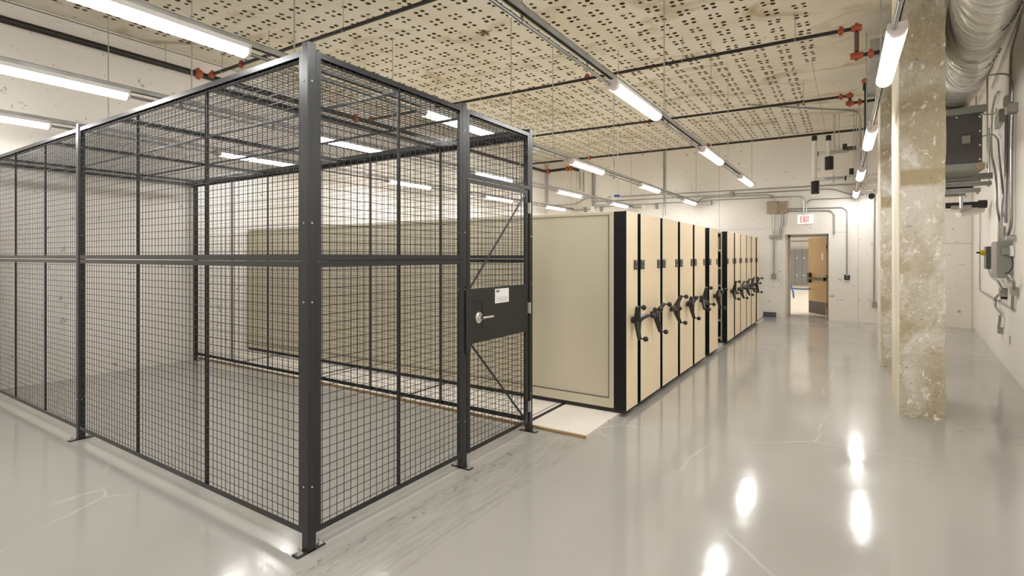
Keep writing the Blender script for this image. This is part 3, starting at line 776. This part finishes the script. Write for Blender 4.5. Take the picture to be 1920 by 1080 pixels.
m = MB(); m.box((c.x - .085, YB - .104, c.z - .09), (c.x + .085, YB - .1, c.z + .09)); m.build('back_plate', M['brownbox'], o)
wbox('junction_box', 'small square steel box on the conduits above the far units', 1368, 360, 1375.5, 369.5, .06, 'steelbox')
wbox('junction_box', 'steel box at the end of the lighting rail over the far units', 1325, 377, 1334, 385, .07, 'steelbox')
wbox('junction_box', 'white square box above the first shelving unit, right of the near light', 1204, 384, 1211, 391, .06, 'white')
wbox('junction_box', 'white square box on the thick conduit near the cage', 1109, 388, 1115.5, 395, .06, 'white')
for k, (x0, y0, x1, y1) in enumerate(((1096, 389, 1099.5, 398), (1126, 387.5, 1129.5, 397), (1230, 381, 1233.5, 392))):
    wbox('conduit_fitting', ['grey conduit fitting left of the white box', 'grey conduit fitting right of the white box', 'grey conduit fitting above the second shelving unit'][k], x0, y0, x1, y1, .06, 'greybox', 'conduit fitting')
wbox('outlet_box', 'round-cornered steel outlet box left of the door', 1446.5, 513, 1455.5, 522.5, .06, 'steelbox', 'outlet')
o = wbox('outlet_box', 'steel outlet box low on the wall beside the far column', 1635, 565, 1644, 576, .06, 'steelbox', 'outlet')
o = wbox('wall_switch', 'small black switch with white lettering right of the door', 1583, 515, 1593.5, 524.5, .05, 'black', 'switch')
a = onY(1583, 515, YB); b = onY(1593.5, 524.5, YB)
m = MB()
for i, z in enumerate((.05, .028, -.025)):
    n = (5, 3, 3)[i]
    for k in range(n): m.box((a.x + .03 + k * .022, YB - .052, (a.z + b.z) / 2 + z), (a.x + .044 + k * .022, YB - .05, (a.z + b.z) / 2 + z + .014))
m.build('lettering', M['card'], o)
a = onY(1442, 441, YB); b = onY(1467, 446, YB)
m = MB(); m.box((a.x, YB - .03, b.z), (b.x, YB, a.z)); m.box((a.x + .02, YB - .05, b.z - .02), (a.x + .10, YB, a.z - .01)); m.box((b.x - .09, YB - .06, b.z - .03), (b.x - .02, YB, a.z + .02))
o = m.build('conduit_bracket', M['steelbox']); props(o, 'steel bracket holding the conduits left of the door head', 'bracket')
# exit sign
a, b = onY(1495.5, 403.5, YB), onY(1524.5, 419.5, YB)
t = thing('exit_sign', 'white exit sign with red letters above the door', 'sign', (a.x, YB, b.z))
m = MB(); m.box((a.x, YB - .06, b.z), (b.x, YB, a.z)); m.build('housing', M['exitface'], t, .006)
m = MB(); w = b.x - a.x; h = a.z - b.z; yl0, yl1 = YB - .064, YB - .06
lw = .042; lh = h * .66; zb = b.z + h * .17; sw = .013; x = a.x + w * .20
SEG = [0.0]
def seg(p, q, wd):
    p, q = Vector((p[0], yl0, p[1])), Vector((q[0], yl0, q[1])); dd = (q - p).normalized(); nn = Vector((dd.z, 0, -dd.x))
    SEG[0] += .0004; e = Vector((0, SEG[0], 0))
    m.prism([(-wd / 2, 0), (wd / 2, 0), (wd / 2, .0035), (-wd / 2, .0035)], p - e, q - e, nn, (0, 1, 0))
seg((x + sw / 2, zb), (x + sw / 2, zb + lh), sw)
for zz in (zb + sw / 2, zb + lh / 2, zb + lh - sw / 2): seg((x, zz), (x + lw, zz), sw)
x += lw + .016
seg((x + sw / 2, zb), (x + lw + .006 - sw / 2, zb + lh), sw); seg((x + sw / 2, zb + lh), (x + lw + .006 - sw / 2, zb), sw)
x += lw + .022
seg((x + sw / 2, zb), (x + sw / 2, zb + lh), sw); x += sw + .014
seg((x + lw / 2, zb), (x + lw / 2, zb + lh), sw); seg((x, zb + lh - sw / 2), (x + lw, zb + lh - sw / 2), sw)
m.build('exit_lettering', M['exitred'], t)
# low board at the foot of the back wall
a, b = onY(1424, 587, YB - .05), onY(1455, 594, YB - .05)
m = MB(); m.box((-1.93, YB - .06, 0), (b.x, YB, .13)); o = m.build('toe_board', M['navy'], None, .004); props(o, 'dark slate toe board at the foot of the wall left of the door', 'board')

# ------------------------------------------------------------------ door and the room beyond
YD = YB + .86
m = MB(); fw = .05
m.box((DX0, YD - .06, 0), (DX0 + fw, YD + .06, DTOP)); m.box((DX1 - fw, YD - .06, 0), (DX1, YD + .06, DTOP)); m.box((DX0, YD - .06, DTOP - fw), (DX1, YD + .06, DTOP))
struct('trim_3', m, M['frame'])
HX, HY = DX1 - fw - .005, YD + .07
dr = bpy.data.objects.new('door_1', None); COL.objects.link(dr); dr.location = (HX, HY, 0); dr['kind'] = 'structure'
LEN = .87; ang = math.radians(180 - 58)     # leaf swings away from the room
dd = Vector((math.cos(ang), math.sin(ang), 0)); nn = Vector((-dd.y, dd.x, 0))   # nn points towards the room
RM = Matrix.Translation((HX, HY, 0)) @ Matrix(((dd.x, nn.x, 0, 0), (dd.y, nn.y, 0, 0), (0, 0, 1, 0), (0, 0, 0, 1)))
m = MB(); m.box((0, -.022, .012), (LEN, .022, DTOP - fw - .01), RM); leaf = m.build('door_leaf', M['oak'], dr)
def dpart(nm, mat, *bs, par=leaf):
    q = MB()
    for lo, hi in bs: q.box(lo, hi, RM)
    return q.build(nm, M[mat], par)
dpart('hinge_edge', 'oakedge', ((-.003, -.023, .012), (.001, .023, DTOP - fw - .01)))
dpart('kick_plate', 'bronze', ((.06, .022, .03), (LEN - .02, .026, .36)), ((.06, -.026, .03), (LEN - .02, -.022, .36)))
q = MB(); q.box((LEN - .13, .022, .86), (LEN - .02, .085, 1.14), RM); q.box((.04, .03, .955), (LEN - .1, .085, 1.015), RM); q.box((.04, .022, .94), (.10, .085, 1.03), RM)
q.build('panic_bar', M['bronze'], leaf, .004)
dpart('notice', 'cardgrey', ((.16, .022, 1.50), (.24, .0235, 1.68)))
for z in (.3, 1.05, 1.86): dpart('hinge', 'bronze', ((-.03, .0, z - .06), (.01, .034, z + .06)))
# next room
NX0, NX1, NY0, NY1, NH = -7.0, 3.0, YB + .9, 33.2, 2.9
struct('floor_next', boxes(((NX0, NY0, -.12), (NX1, NY1, 0))), M['nextfloor'])
struct('wall_next_back', boxes(((NX0, NY1, 0), (NX1, NY1 + .2, NH))), M['wall'])
struct('wall_next_left', boxes(((NX0 - .2, NY0, 0), (NX0, NY1, NH))), M['wall'])
struct('wall_next_right', boxes(((NX1, NY0, 0), (NX1 + .2, NY1, NH))), M['wall'])
struct('wall_next_front', boxes(((NX0, NY0, 0), (DX0 - .3, NY0 + .03, NH)), ((DX1 + .3, NY0, 0), (NX1, NY0 + .03, NH))), M['wall'])
struct('ceiling_next', boxes(((NX0, NY0, NH), (NX1, NY1, NH + .15))), M['white'])
struct('trim_4', boxes(((NX0, NY1 - .03, 2.42), (NX1, NY1, 2.47))), M['greybox'])
for x, y in ((-5.4, 18.5), (1.5, 18.5), (-5.4, 23), (1.5, 23), (-5.4, 28), (1.5, 28)):
    ld = bpy.data.lights.new('next_room_panel', 'AREA'); ld.shape = 'SQUARE'; ld.size = 1.2; ld.energy = 26; ld.color = (1, .99, .97)
    lo = bpy.data.objects.new('next_room_panel', ld); COL.objects.link(lo); lo.location = (x, y, NH - .03)
NL = ['left one of three grey two-tier lockers seen through the door', 'middle one of three grey two-tier lockers seen through the door', 'right one of three grey two-tier lockers, next to the oak door edge']
for k in range(3):
    x0 = -2.873 + k * .335; YL = 32.6
    t = thing('locker', NL[k], 'locker', (x0, YL, 0), 'grey lockers beyond the door')
    m = MB(); m.box((x0, YL, .0), (x0 + .330, NY1 - .02, 1.98)); m.build('body', M['locker'], t)
    for z0 in (.12, 1.06):
        m = MB(); m.box((x0 + .022, YL - .015, z0), (x0 + .308, YL, z0 + .90)); d_ = m.build('locker_door', M['locker'], t, .003)
        m = MB()
        for q in (.08, .13, .18, .72, .77, .82): m.box((x0 + .09, YL - .022, z0 + q), (x0 + .24, YL - .015, z0 + q + .016))
        m.build('vent', M['locker'], d_)
        m = MB(); m.box((x0 + .05, YL - .02, z0 + .40), (x0 + .10, YL - .015, z0 + .50)); m.build('handle_cup', M['card'], d_)
        m = MB(); m.box((x0 + .06, YL - .024, z0 + .47), (x0 + .09, YL - .015, z0 + .50)); m.build('latch', M['black'], d_)
# blue barrier tape tied across behind the door frame
TA = Vector((DX0 + .02, YD + .062, .985)); ya = onY(1483, 541, YD + .2)
pA, pB = onY(1480, 540.5, YD + .12), onY(1522, 542, YD + .75)
m = MB()
def strip(pts, h):
    for p, q in zip(pts, pts[1:]):
        p, q = Vector(p), Vector(q); dx = (q - p).normalized(); n3 = dx.cross(Vector((0, 0, 1))) if abs(dx.z) < .8 else Vector((0, 1, 0))
        m.prism([(-h / 2, -.0015), (h / 2, -.0015), (h / 2, .0015), (-h / 2, .0015)], p, q, Vector((0, 0, 1)) if abs(dx.z) < .8 else Vector((1, 0, 0)), n3)
pL = Vector((DX0 + .05, YD + .08, pA.z))
strip([pL, pA, pA.lerp(pB, .5) + Vector((0, 0, -.012)), pB], .035)
k0 = onY(1484.5, 540, YD + .15); k1 = onY(1488, 559, YD + .14)
strip([onY(1483, 533, YD + .15), k0, k0.lerp(k1, .5) + Vector((.015, 0, 0)), k1], .045)
o = m.build('barrier_tape', M['blue']); props(o, 'blue barrier tape tied across just beyond the doorway', 'tape')

# ------------------------------------------------------------------ white insulated pipes by the back wall
YP = 13.4
def ins_run(label, pts, r, bands, name='insulated_pipe'):
    t = thing(name, label, 'pipe', Vector(pts[0]), 'white insulated pipes near the back wall')
    m = MB(); m.tube(bend([Vector(p) for p in pts], .06), r, 14); m.build('jacket', M['insul'], t)
    for p, q, rr in bands:
        m = MB(); m.tube([p, q], rr, 14); m.build('black_sleeve', M['dark'], t)
    return t
def V_(x, y, dy=0): return onY(x, y, YP + dy)
rz = V_(1640, 336)
ins_run('tall white insulated pipe with black sleeves, left of the pipe group', [V_(1527, 262), V_(1527, 342)], .052, [(V_(1527, 255), V_(1527, 264.5), .053), (V_(1528.5, 340), V_(1528.5, 363.5), .083)])
ins_run('short white insulated pipe with a big black sleeve, right of the tall one', [V_(1553.5, 262), V_(1553.5, 296)], .052, [(V_(1553.5, 254), V_(1553.5, 264), .053), (V_(1554.5, 294), V_(1554.5, 318), .083)])
ins_run('upper horizontal white insulated pipe running to the column', [V_(1533, 288, .1), Vector((.62, YP + .1, V_(1533, 288, .1).z))], .040, [(V_(1533, 288, .1), V_(1534.5, 287.9, .1), .05)])
ins_run('lower horizontal white insulated pipe running to the column', [V_(1531, 337), Vector((.62, YP, V_(1531, 337).z))], .042, [(V_(1584, 334, 0) + Vector((0, 0, 0)), V_(1587, 333.8, 0), .05)])
for k, (x, y0, y1) in enumerate(((1584, 270, 281), (1596.5, 316, 327))):
    m = MB(); m.tube([V_(x, y0, -.05), V_(x, y1, -.05)], .042, 12); o = m.build('pipe_stub', M['dark']); props(o, ['black capped pipe stub above the upper white pipe', 'black capped pipe stub above the lower white pipe'][k], 'pipe')
m = MB(); a, b = V_(1588, 275, 0), V_(1606, 280, 0); m.box((a.x, YP - .03, b.z), (b.x, YP + .05, a.z)); o = m.build('steel_bracket', M['greydark']); props(o, 'dark steel bracket above the upper white pipe', 'bracket')
for k, (x, yb) in enumerate(((1563, 340), (1566, 280), (1573, 285), (1601, 345), (1606, 345), (1612, 350), (1619, 355), (1626, 340))):
    p = V_(x, yb, -.04); m = MB(); m.tube([p, (p.x, p.y, CZ)], .008, 6)
    if k < 3: m.tube([p - Vector((0, 0, .03)), p + Vector((0, 0, .13))], .016, 8)
    o = m.build('threaded_rod', M['zinc']); props(o, '%s threaded rod from the left, among the white insulated pipes' % ORD[k], 'rod', 'rods by the white pipes')
m = MB(); a, b = V_(1547, 335, -.1), V_(1581, 339, -.1); m.prism([(-.02, -.02), (.02, -.02), (.02, .02), (-.02, .02)], a, (b.x, a.y, a.z), (0, 1, 0), (0, 0, 1)); o = m.build('pipe_saddle', M['galv']); props(o, 'galvanized saddle under the lower white pipe', 'bracket')
m = MB(); a, b = V_(1560, 287, -.1), V_(1592, 287, -.1); m.prism([(-.02, -.02), (.02, -.02), (.02, .02), (-.02, .02)], a, (b.x, a.y, a.z), (0, 1, 0), (0, 0, 1)); o = m.build('pipe_saddle', M['galv']); props(o, 'galvanized saddle under the upper white pipe', 'bracket')
# valve manifold between the lights and the far column
t = thing('pipe_manifold', 'white pipe manifold with black valve, left of the far column', 'pipes', V_(1630, 350, -.5))
m = MB()
for y, r in ((341, .05), (353, .035), (362, .03)):
    p = onY(1621, y, YP - .5); m.tube([p, (.55, p.y, p.z)], r, 12)
m.build('white_header', M['insul'], t)
p = onY(1634, 368, YP - .52); m = MB(); m.tube([p - Vector((.0, .06, 0)), p + Vector((.0, .06, 0))], .055, 14); m.build('valve', M['dark'], t)
m = MB(); p = onY(1624, 349, YP - .5); m.tube([(p.x, p.y, p.z - .25), (p.x, p.y, CZ)], .012, 8); m.build('support_rod', M['zinc'], t)
# sheet metal fittings above, half hidden by the right-hand light
m = MB(); a = onY(1630, 74, 8.0); b = onY(1652, 104, 8.0)
m.box((a.x, 8.0, b.z), (a.x + .55, 8.9, a.z)); m.box((a.x + .02, 8.9, b.z + .16), (.35, 12.5, a.z - .02))
o = m.build('sheet_metal_duct', M['galv'], None, .01); props(o, 'grey sheet metal duct behind the light beside the column', 'duct')
m = MB(); a = onY(1622, 152, 10.3); m.sphere(a, .05, 10, 8); o = m.build('red_valve', M['red']); m = MB(); m.tube([a - Vector((0, 0, .03)), (a.x, a.y, a.z - .15)], .03, 8); m.tube([(a.x, a.y, a.z - .12), (a.x, a.y, a.z - .9)], .012, 8); m.build('valve_stem', M['dark'], o); props(o, 'small red valve on a pipe above the light beside the far column', 'valve')

# ------------------------------------------------------------------ duct, fan coil unit and pipes on the right
M['tape'] = mk('duct_tape_band', (.68, .66, .61), .3, metal=.4)
def duct():
    t = thing('insulated_duct', 'big wrinkled foil-jacketed duct above the right aisle', 'duct', (1.0, 2.0, 3.6))
    m = MB(); path = []
    for k in range(61): 
        y = YR + .2 + (8.6 - YR - .2) * k / 60
        path.append((1.045 + .075 * (y - 6.5), y, 3.99))
    seg_ = 40; vs = []; fs = []
    for i, (x, y, z) in enumerate(path):
        pu = .012 * math.sin(y * 5.1) + .008 * math.sin(y * 13.7)
        for k in range(seg_):
            a = 2 * PI * k / seg_
            w = pu + random.uniform(-.006, .006) + .012 * math.sin(a * 3 + y * 4)
            vs.append((x + (.235 + w * .6) * math.cos(a), y, z + (.40 + w) * math.sin(a)))
    for i in range(len(path) - 1):
        for k in range(seg_):
            k2 = (k + 1) % seg_; fs.append((i * seg_ + k, i * seg_ + k2, (i + 1) * seg_ + k2, (i + 1) * seg_ + k))
    m.add(vs, fs, True); m.add([vs[(len(path) - 1) * seg_ + k] for k in range(seg_)], [tuple(range(seg_))])
    m.build('jacket', M['foil'], t)
    for y in (4.2, 6.9, 8.2):
        m = MB(); x = 1.045 + .075 * (y - 6.5)
        m.prism([(.252 * math.cos(q), .418 * math.sin(q)) for q in [2 * PI * k / 40 for k in range(40)]], (x, y - .04, 3.99), (x, y + .04, 3.99), (1, 0, 0), (0, 0, 1), True)
        m.build('seam_tape', M['tape'], t)
    # printed dashes on the jacket
    m = MB()
    for row, (y, a0) in enumerate(((5.2, -70), (6.3, -62), (7.4, -66))):
        for k in range(11):
            a = math.radians(a0 + k * 3.1 + (k // 4) * 2.4); x = 1.045 + .075 * (y - 6.5)
            c = Vector((x + .250 * math.cos(a), y, 3.99 + .416 * math.sin(a)))
            m.sphere(c, .012, 6, 4, (.8, .5, .6))
    m.build('printed_marks', M['plate'], t)
duct()
m = MB(); pts = [(1.20, 8.66, 3.98), (1.24, 9.0, 3.97), (1.26, 9.5, 3.96), (1.22, 9.93, 3.94), (1.2, 9.93, 3.70)]
m.tube(bend(pts, .15), .25, 24); o = m.build('flexible_duct_elbow', M['foil']); props(o, 'creased foil duct elbow dropping onto the dark grey unit', 'duct')
a, b = onY(1772, 219, 9.5), onY(1842, 305, 9.5)
t = thing('fan_coil_unit', 'dark grey suspended fan coil unit between the column and right wall', 'air unit', (1.1, 9.5, b.z))
m = MB(); m.box((.80, 9.5, b.z), (b.x, 10.3, a.z)); m.build('casing', M['fcu'], t, .004)
m = MB(); m.box((.78, 9.46, a.z), (b.x + .02, 10.32, a.z + .09)); m.box((b.x - .14, 9.44, a.z + .0), (b.x + .03, 9.47, a.z + .1)); m.build('top_rail', M['greybox'], t, .003)
m = MB(); m.box((.78, 9.46, b.z - .09), (b.x + .02, 10.32, b.z)); m.build('bottom_rail', M['greybox'], t, .003)
m = MB(); m.tube([(b.x - .03, 9.455, b.z - .05), (b.x - .03, 9.43, b.z - .05)], .05, 16); m.build('knockout_disc', M['box'], t)
m = MB()
for k in range(4):
    z = b.z + .05 + (a.z - b.z - .1) * k / 3
    m.sphere((b.x - .025, 9.5, z), .013, 8, 6, (1, .5, 1)); 
for x in (1.05, 1.25): m.sphere((x, 9.5, a.z - .03), .012, 8, 6, (1, .5, 1))
m.build('screw', M['card'], t)
a2 = onY(1803, 256, 9.48); b2 = onY(1819, 269, 9.48)
m = MB(); m.box((a2.x, 9.44, b2.z), (b2.x, 9.5, a2.z)); m.build('terminal_box', M['greybox'], t, .004)
for k, (x, y) in enumerate(((b.x + .05, 9.5), (b.x + .05, 10.25))):
    m = MB(); m.tube([(x, y, b.z - .08), (x, y, CZ)], .01, 6); m.build('support_rod', M['zinc'], t)
# pipe trapeze below the unit
t = thing('pipe_trapeze', 'galvanized trapeze bars carrying pipes below the dark grey unit', 'pipe rack', (1.1, 10.2, 2.4))
yT = 10.4
for k, (ym, xr, hh) in enumerate(((329, 1861, .045), (343, 1859, .03), (356, 1838, .03))):
    p = onY(xr, ym, yT); m = MB(); m.box((.76, yT - .02, p.z - hh), (p.x, yT + .022, p.z + hh)); m.build('trapeze_bar', M['galv'], t)
for k, (ym, xr, r) in enumerate(((336, 1838, .03), (349, 1824, .028), (365, 1810, .022))):
    p = onY(xr, ym, yT + .1); m = MB(); m.tube([(.76, yT + .1, p.z), (p.x, yT + .1, p.z)], r, 10); m.build('carried_pipe', M[('galv', 'dark', 'conduit')[k]], t)
p = onY(1855, 290, yT); m = MB(); m.tube([(p.x, yT, onY(1855, 350, yT).z), (p.x, yT, onY(1855, 240, yT).z)], .009, 6); m.build('support_rod', M['zinc'], t)
m = MB()
for (x, y) in ((1853, 332), (1853, 346), (1833, 360)): m.sphere(onY(x, y + 2, yT - .02), .018, 8, 6)
m.build('bolt', M['zinc'], t)
YQ = 12.0
t = thing('drain_pipe', 'black insulated pipe with capped end near the right wall', 'pipe', onY(1772, 385, YQ))
zq = onY(1808, 384.5, YQ).z; xe = onY(1843, 384, YQ).x
m = MB(); m.tube([(.74, YQ, zq), (xe, YQ, zq)], .052, 14); m.build('pipe_run', M['dark'], t)
m = MB(); m.tube([(xe - .06, YQ, zq + .004), (xe + .05, YQ, zq + .004)], .070, 16); m.build('end_cap', M['dark'], t)
m = MB(); p = onY(1801, 380, YQ); m.tube([(p.x, YQ - .06, zq - .06), (p.x, YQ - .06, zq + .14)], .03, 10); m.tube([(p.x, YQ, zq + .05), (p.x, YQ, zq + .9)], .01, 6); m.build('clevis_hanger', M['zinc'], t)
m = MB(); q0, q1 = onY(1783, 389, YQ - .06), onY(1822, 387, YQ - .06); m.box((q0.x, YQ - .075, q0.z - .035), (q1.x, YQ + .03, q0.z + .028)); m.build('saddle', M['steelbox'], t)
m = MB(); p0, p1 = onY(1797, 402, YQ + .05), onY(1838, 391, YQ + .35); m.tube([p0, p0.lerp(p1, .5), p1], [.055, .075, .085], 14); m.tube([p0 + (p1 - p0) * -.02, p0 + (p1 - p0) * .03], [.03, .057], 14)
o = m.build('insulation_sleeve', M['insul']); props(o, 'cream insulation sleeve tucked under the black pipe by the right wall', 'pipe insulation')

# ------------------------------------------------------------------ right wall equipment
def RB(m, ya, yb, off, z0, z1):
    A, B = wallR(ya, 0), wallR(yb, 0); I = Vector((-1, WS, 0)).normalized()
    vs = [A, B, B + I * off, A + I * off]
    m.add([Vector((v.x, v.y, z0)) for v in vs] + [Vector((v.x, v.y, z1)) for v in vs], ((0, 3, 2, 1), (4, 5, 6, 7), (0, 1, 5, 4), (1, 2, 6, 5), (2, 3, 7, 6), (3, 0, 4, 7)))
t = thing('control_cabinet', 'grey electrical control cabinet on the right wall', 'electrical box', wallR(9.8, 0, 1.3))
m = MB(); RB(m, 9.474, 10.11, .155, 1.303, 1.805); m.build('body', M['greybox'], t, .004)
m = MB(); RB(m, 9.49, 10.10, .166, 1.315, 1.79); m.build('cabinet_door', M['steelbox'], t, .003)
m = MB(); p = wallR(9.474, .06, 1.68); m.box((p.x - .06, 9.41, 1.62), (p.x + .03, 9.474, 1.72)); m.build('side_switch', M['greybox'], t, .004)
m = MB(); p = wallR(9.40, .02, 1.68); m.box((p.x - .02, 9.34, 1.60), (p.x + .01, 9.44, 1.74)); m.build('meter_cover', M['card'], t, .003)
m = MB(); p = wallR(9.45, .03, 1.5); m.tube(bend([(p.x, 9.40, 1.60), (p.x + .01, 9.36, 1.48), (p.x - .02, 9.42, 1.38), (p.x - .05, 9.47, 1.37)], .05), .006, 6); m.build('cable', M['dark'], t)
t = thing('disconnect_switch', 'dark grey disconnect box with yellow knob left of the cabinet', 'electrical box', wallR(10.5, 0, 1.4))
m = MB(); RB(m, 10.4, 10.72, .195, 1.408, 1.747); m.build('body', M['greydark'], t, .004)
m = MB(); RB(m, 10.36, 10.74, .07, 1.40, 1.775); m.build('backing_plate', M['steelbox'], t)
p = wallR(10.55, .195, 1.655); m = MB(); m.tube([p, p + Vector((-.055, .005, 0))], .042, 14); kn = m.build('knob', M['yellow'], t)
m = MB(); m.tube([p + Vector((-.055, .005, 0)), p + Vector((-.10, .009, 0))], .014, 8); m.build('knob_pin', M['dark'], kn)
m = MB()
for z in (1.68, 1.50): m.sphere(wallR(10.4, .10, z), .012, 8, 6, (1.5, .5, .7))
m.build('screw', M['zinc'], t)
GR = 'conduits on the right wall'
def wr(label, pts, r=.013, off=.02, rad=.1, name='conduit', cat='conduit'):
    return wire_run(name, label, [onR(x, y, o if o is not None else off) for x, y, *oo in pts for o in [oo[0] if oo else None]], r, rad, group=GR, cat=cat)
wr('thin conduit dropping down the right wall then running low to the outlet', [(1837, 398), (1837, 545), (1901, 581)], .011)
wr('flexible conduit from the disconnect switch to the box below the cabinet', [(1854, 505, .1), (1857, 517, .1), (1872, 529, .08), (1880, 545, .06)], .017, rad=.3)
wr('wavy flexible conduit down to the low outlet on the right wall', [(1880, 545, .05), (1865, 560, .05), (1866, 575, .05), (1876, 590, .05), (1873, 612, .05)], .018, rad=.3)
wr('short conduit pair below the cabinet dropping to the low run', [(1899, 553, .03), (1898, 580, .03)], .016)
wr('looped flexible conduit at the right edge below the cabinet', [(1893, 517, .1), (1900, 525, .08), (1902, 542, .05)], .017, rad=.2)
wr('left thick conduit rising from the cabinet top', [(1873, 452, .06), (1873, 405, .06), (1869, 385, .05), (1868, 330, .05), (1858, 285, .05), (1859, 215, .05), (1866, 180, .04), (1872, 172, .03)], .017, rad=.25)
wr('second conduit rising from the cabinet top beside the thick one', [(1878, 452, .06), (1878, 400, .06), (1881, 360, .05), (1873, 285, .04), (1872, 262, .04), (1861, 250, .06), (1822, 262, .33)], .012, rad=.25)
wr('third conduit above the cabinet, shorter with a coupling', [(1883, 452, .06), (1883, 425, .05)], .018)
wr('large rigid conduit rising up the right wall past the two boxes', [(1888, 452, .06), (1890, 440, .05), (1896, 425, .04), (1896, 260, .045), (1898, 215, .04)], .019, rad=.3)
wr('twin of the large rigid conduit on the right wall', [(1885.5, 418, .02), (1885.5, 400, .022), (1887, 215, .022)], .017, rad=.3)
wr('conduit leaving the upper box and arching over to the duct elbow', [(1898, 190, .03), (1899, 160, .03), (1893, 140, .04), (1875, 138, .12), (1836, 145, .30)], .013, rad=.35)
wr('thin conduit running up to the ceiling above the boxes', [(1894, 182, .02), (1895, 95, .02), (1909, 45, .02), (1914, 0, .02)], .014, rad=.2)
wr('long dark conduit along the top of the right wall', [(1860, 165, .03), (1876, 120, .03), (1905, 40, .03), (1919, 6, .03)], .014, rad=.2)
wr('short conduit from the fan coil unit to the right wall', [(1840, 214, .33), (1862, 215, .10), (1868, 210, .05), (1868, 203, .04)], .011, rad=.08)
for k, (x0, y0, x1, y1) in enumerate(((1885, 181, 1895, 198), (1892, 195, 1904, 212))):
    pa, pb = onR((x0 + x1) / 2, y0, .05), onR((x0 + x1) / 2, y1, .05)
    m = MB(); RB(m, pa.y - .08, pa.y + .08, .09, pb.z, pa.z); o = m.build('junction_box', M['steelbox'], None, .004)
    props(o, ['upper of two steel boxes high on the right wall', 'lower of two steel boxes high on the right wall'][k], 'junction box')
pa = onR(1874, 218, .05)
m = MB(); RB(m, pa.y - .05, pa.y + .5, .06, pa.z - .1, pa.z + .1); o = m.build('wire_trough', M['galv'], None, .003); props(o, 'galvanized wire trough between the conduits high on the right wall', 'wire trough')
pa, pb = onR(1871.5, 613, .05), onR(1871.5, 625, .05)
m = MB(); RB(m, pa.y - .06, pa.y + .08, .055, pb.z, pa.z); o = m.build('outlet_box', M['steelbox'], None, .004); props(o, 'steel outlet box low on the right wall under the flexible conduit', 'outlet')
pa, pb = onR(1879, 540, .05), onR(1879, 556, .05)
m = MB(); RB(m, pa.y - .05, pa.y + .09, .08, pb.z, pa.z); o = m.build('junction_box', M['steelbox'], None, .004); props(o, 'steel box directly below the grey control cabinet', 'junction box')
m = MB(); RB(m, pa.y - .05, pa.y + .09, .06, pb.z - .035, pb.z - .002); m.build('black_connector', M['dark'], o)
pa, pb = onR(1899, 538, .05), onR(1899, 554, .05)
m = MB(); RB(m, pa.y - .08, pa.y + .08, .07, pb.z, pa.z); o = m.build('junction_box', M['steelbox'], None, .004); props(o, 'steel box at the right end of the low conduit run', 'junction box')
pa = onR(1894, 638, 0)
m = MB(); RB(m, pa.y - .04, pa.y + .04, .006, pa.z - .06, pa.z + .06); o = m.build('wall_plate', M['steelbox']); props(o, 'small bare metal plate low on the right wall', 'wall plate')
pa = onR(1895, 446, .05); m = MB(); m.tube([pa + Vector((.05, 0, 0)), pa + Vector((-.05, 0, 0))], .04, 14); o = m.build('capped_conduit_end', M['zinc']); props(o, 'capped conduit elbow above the grey cabinet', 'conduit')
pa = onR(1876, 403, .04); m = MB(); RB(m, pa.y - .25, pa.y + .12, .05, pa.z - .02, pa.z + .02); o = m.build('strut_bracket', M['galv']); props(o, 'strut bracket clamping the conduits above the cabinet', 'bracket')

# small ceiling-hung sensors near the back wall
p = onY(1158, 335, 12.4); m = MB(); m.tube([p, p + Vector((0, 0, .05))], [.07, .05], 16); m.tube([p + Vector((0, 0, .05)), (p.x, p.y, CZ)], .009, 6); o = m.build('ceiling_sensor', M['white']); props(o, 'white round sensor hanging on a rod before the back wall', 'sensor')
p = onY(1151, 368, 12.8); m = MB(); m.tube([(p.x, p.y, p.z), (p.x, p.y, CZ)], .006, 6); o = m.build('drop_cable', M['white']); props(o, 'thin drop cable with blue plug before the back wall', 'cable')
m = MB(); m.tube([p + Vector((-.06, 0, 0)), p + Vector((.02, 0, .01))], .035, 10); m.build('white_socket', M['white'], o)
m = MB(); m.tube([p + Vector((.02, 0, .01)), p + Vector((.15, 0, 0))], .032, 10); m.build('blue_plug', M['bluecap'], o)
m = MB(); m.tube([p + Vector((0, 0, .75)), p + Vector((0, 0, .95))], .014, 8); m.tube([p + Vector((0, 0, .45)), p + Vector((0, 0, .55))], .014, 8); m.build('black_grip', M['dark'], o)
p = onY(1003, 281, 9.0); m = MB(); m.box(p - Vector((.06, .06, .03)), p + Vector((.06, .06, .03))); m.tube([p, (p.x, p.y, CZ)], .008, 6); o = m.build('ceiling_sensor', M['white'], None); props(o, 'white boxy sensor hanging beside the cage door post', 'sensor')

# ------------------------------------------------------------------ light, view
w = bpy.data.worlds.new('room_world'); SC.world = w; w.use_nodes = True
w.node_tree.nodes['Background'].inputs['Color'].default_value = (1, .97, .93, 1)
w.node_tree.nodes['Background'].inputs['Strength'].default_value = .0
SC.view_settings.view_transform = 'Standard'
SC.view_settings.look = 'None'
SC.view_settings.gamma = 1.0
SC.view_settings.use_curve_mapping = False
SC.view_settings.exposure = 1.70
SC.cycles.use_denoising = True
SC.cycles.max_bounces = 12
SC.cycles.diffuse_bounces = 6
SC.cycles.caustics_reflective = False
SC.cycles.caustics_refractive = False
SC.cycles.sample_clamp_indirect = 8.0
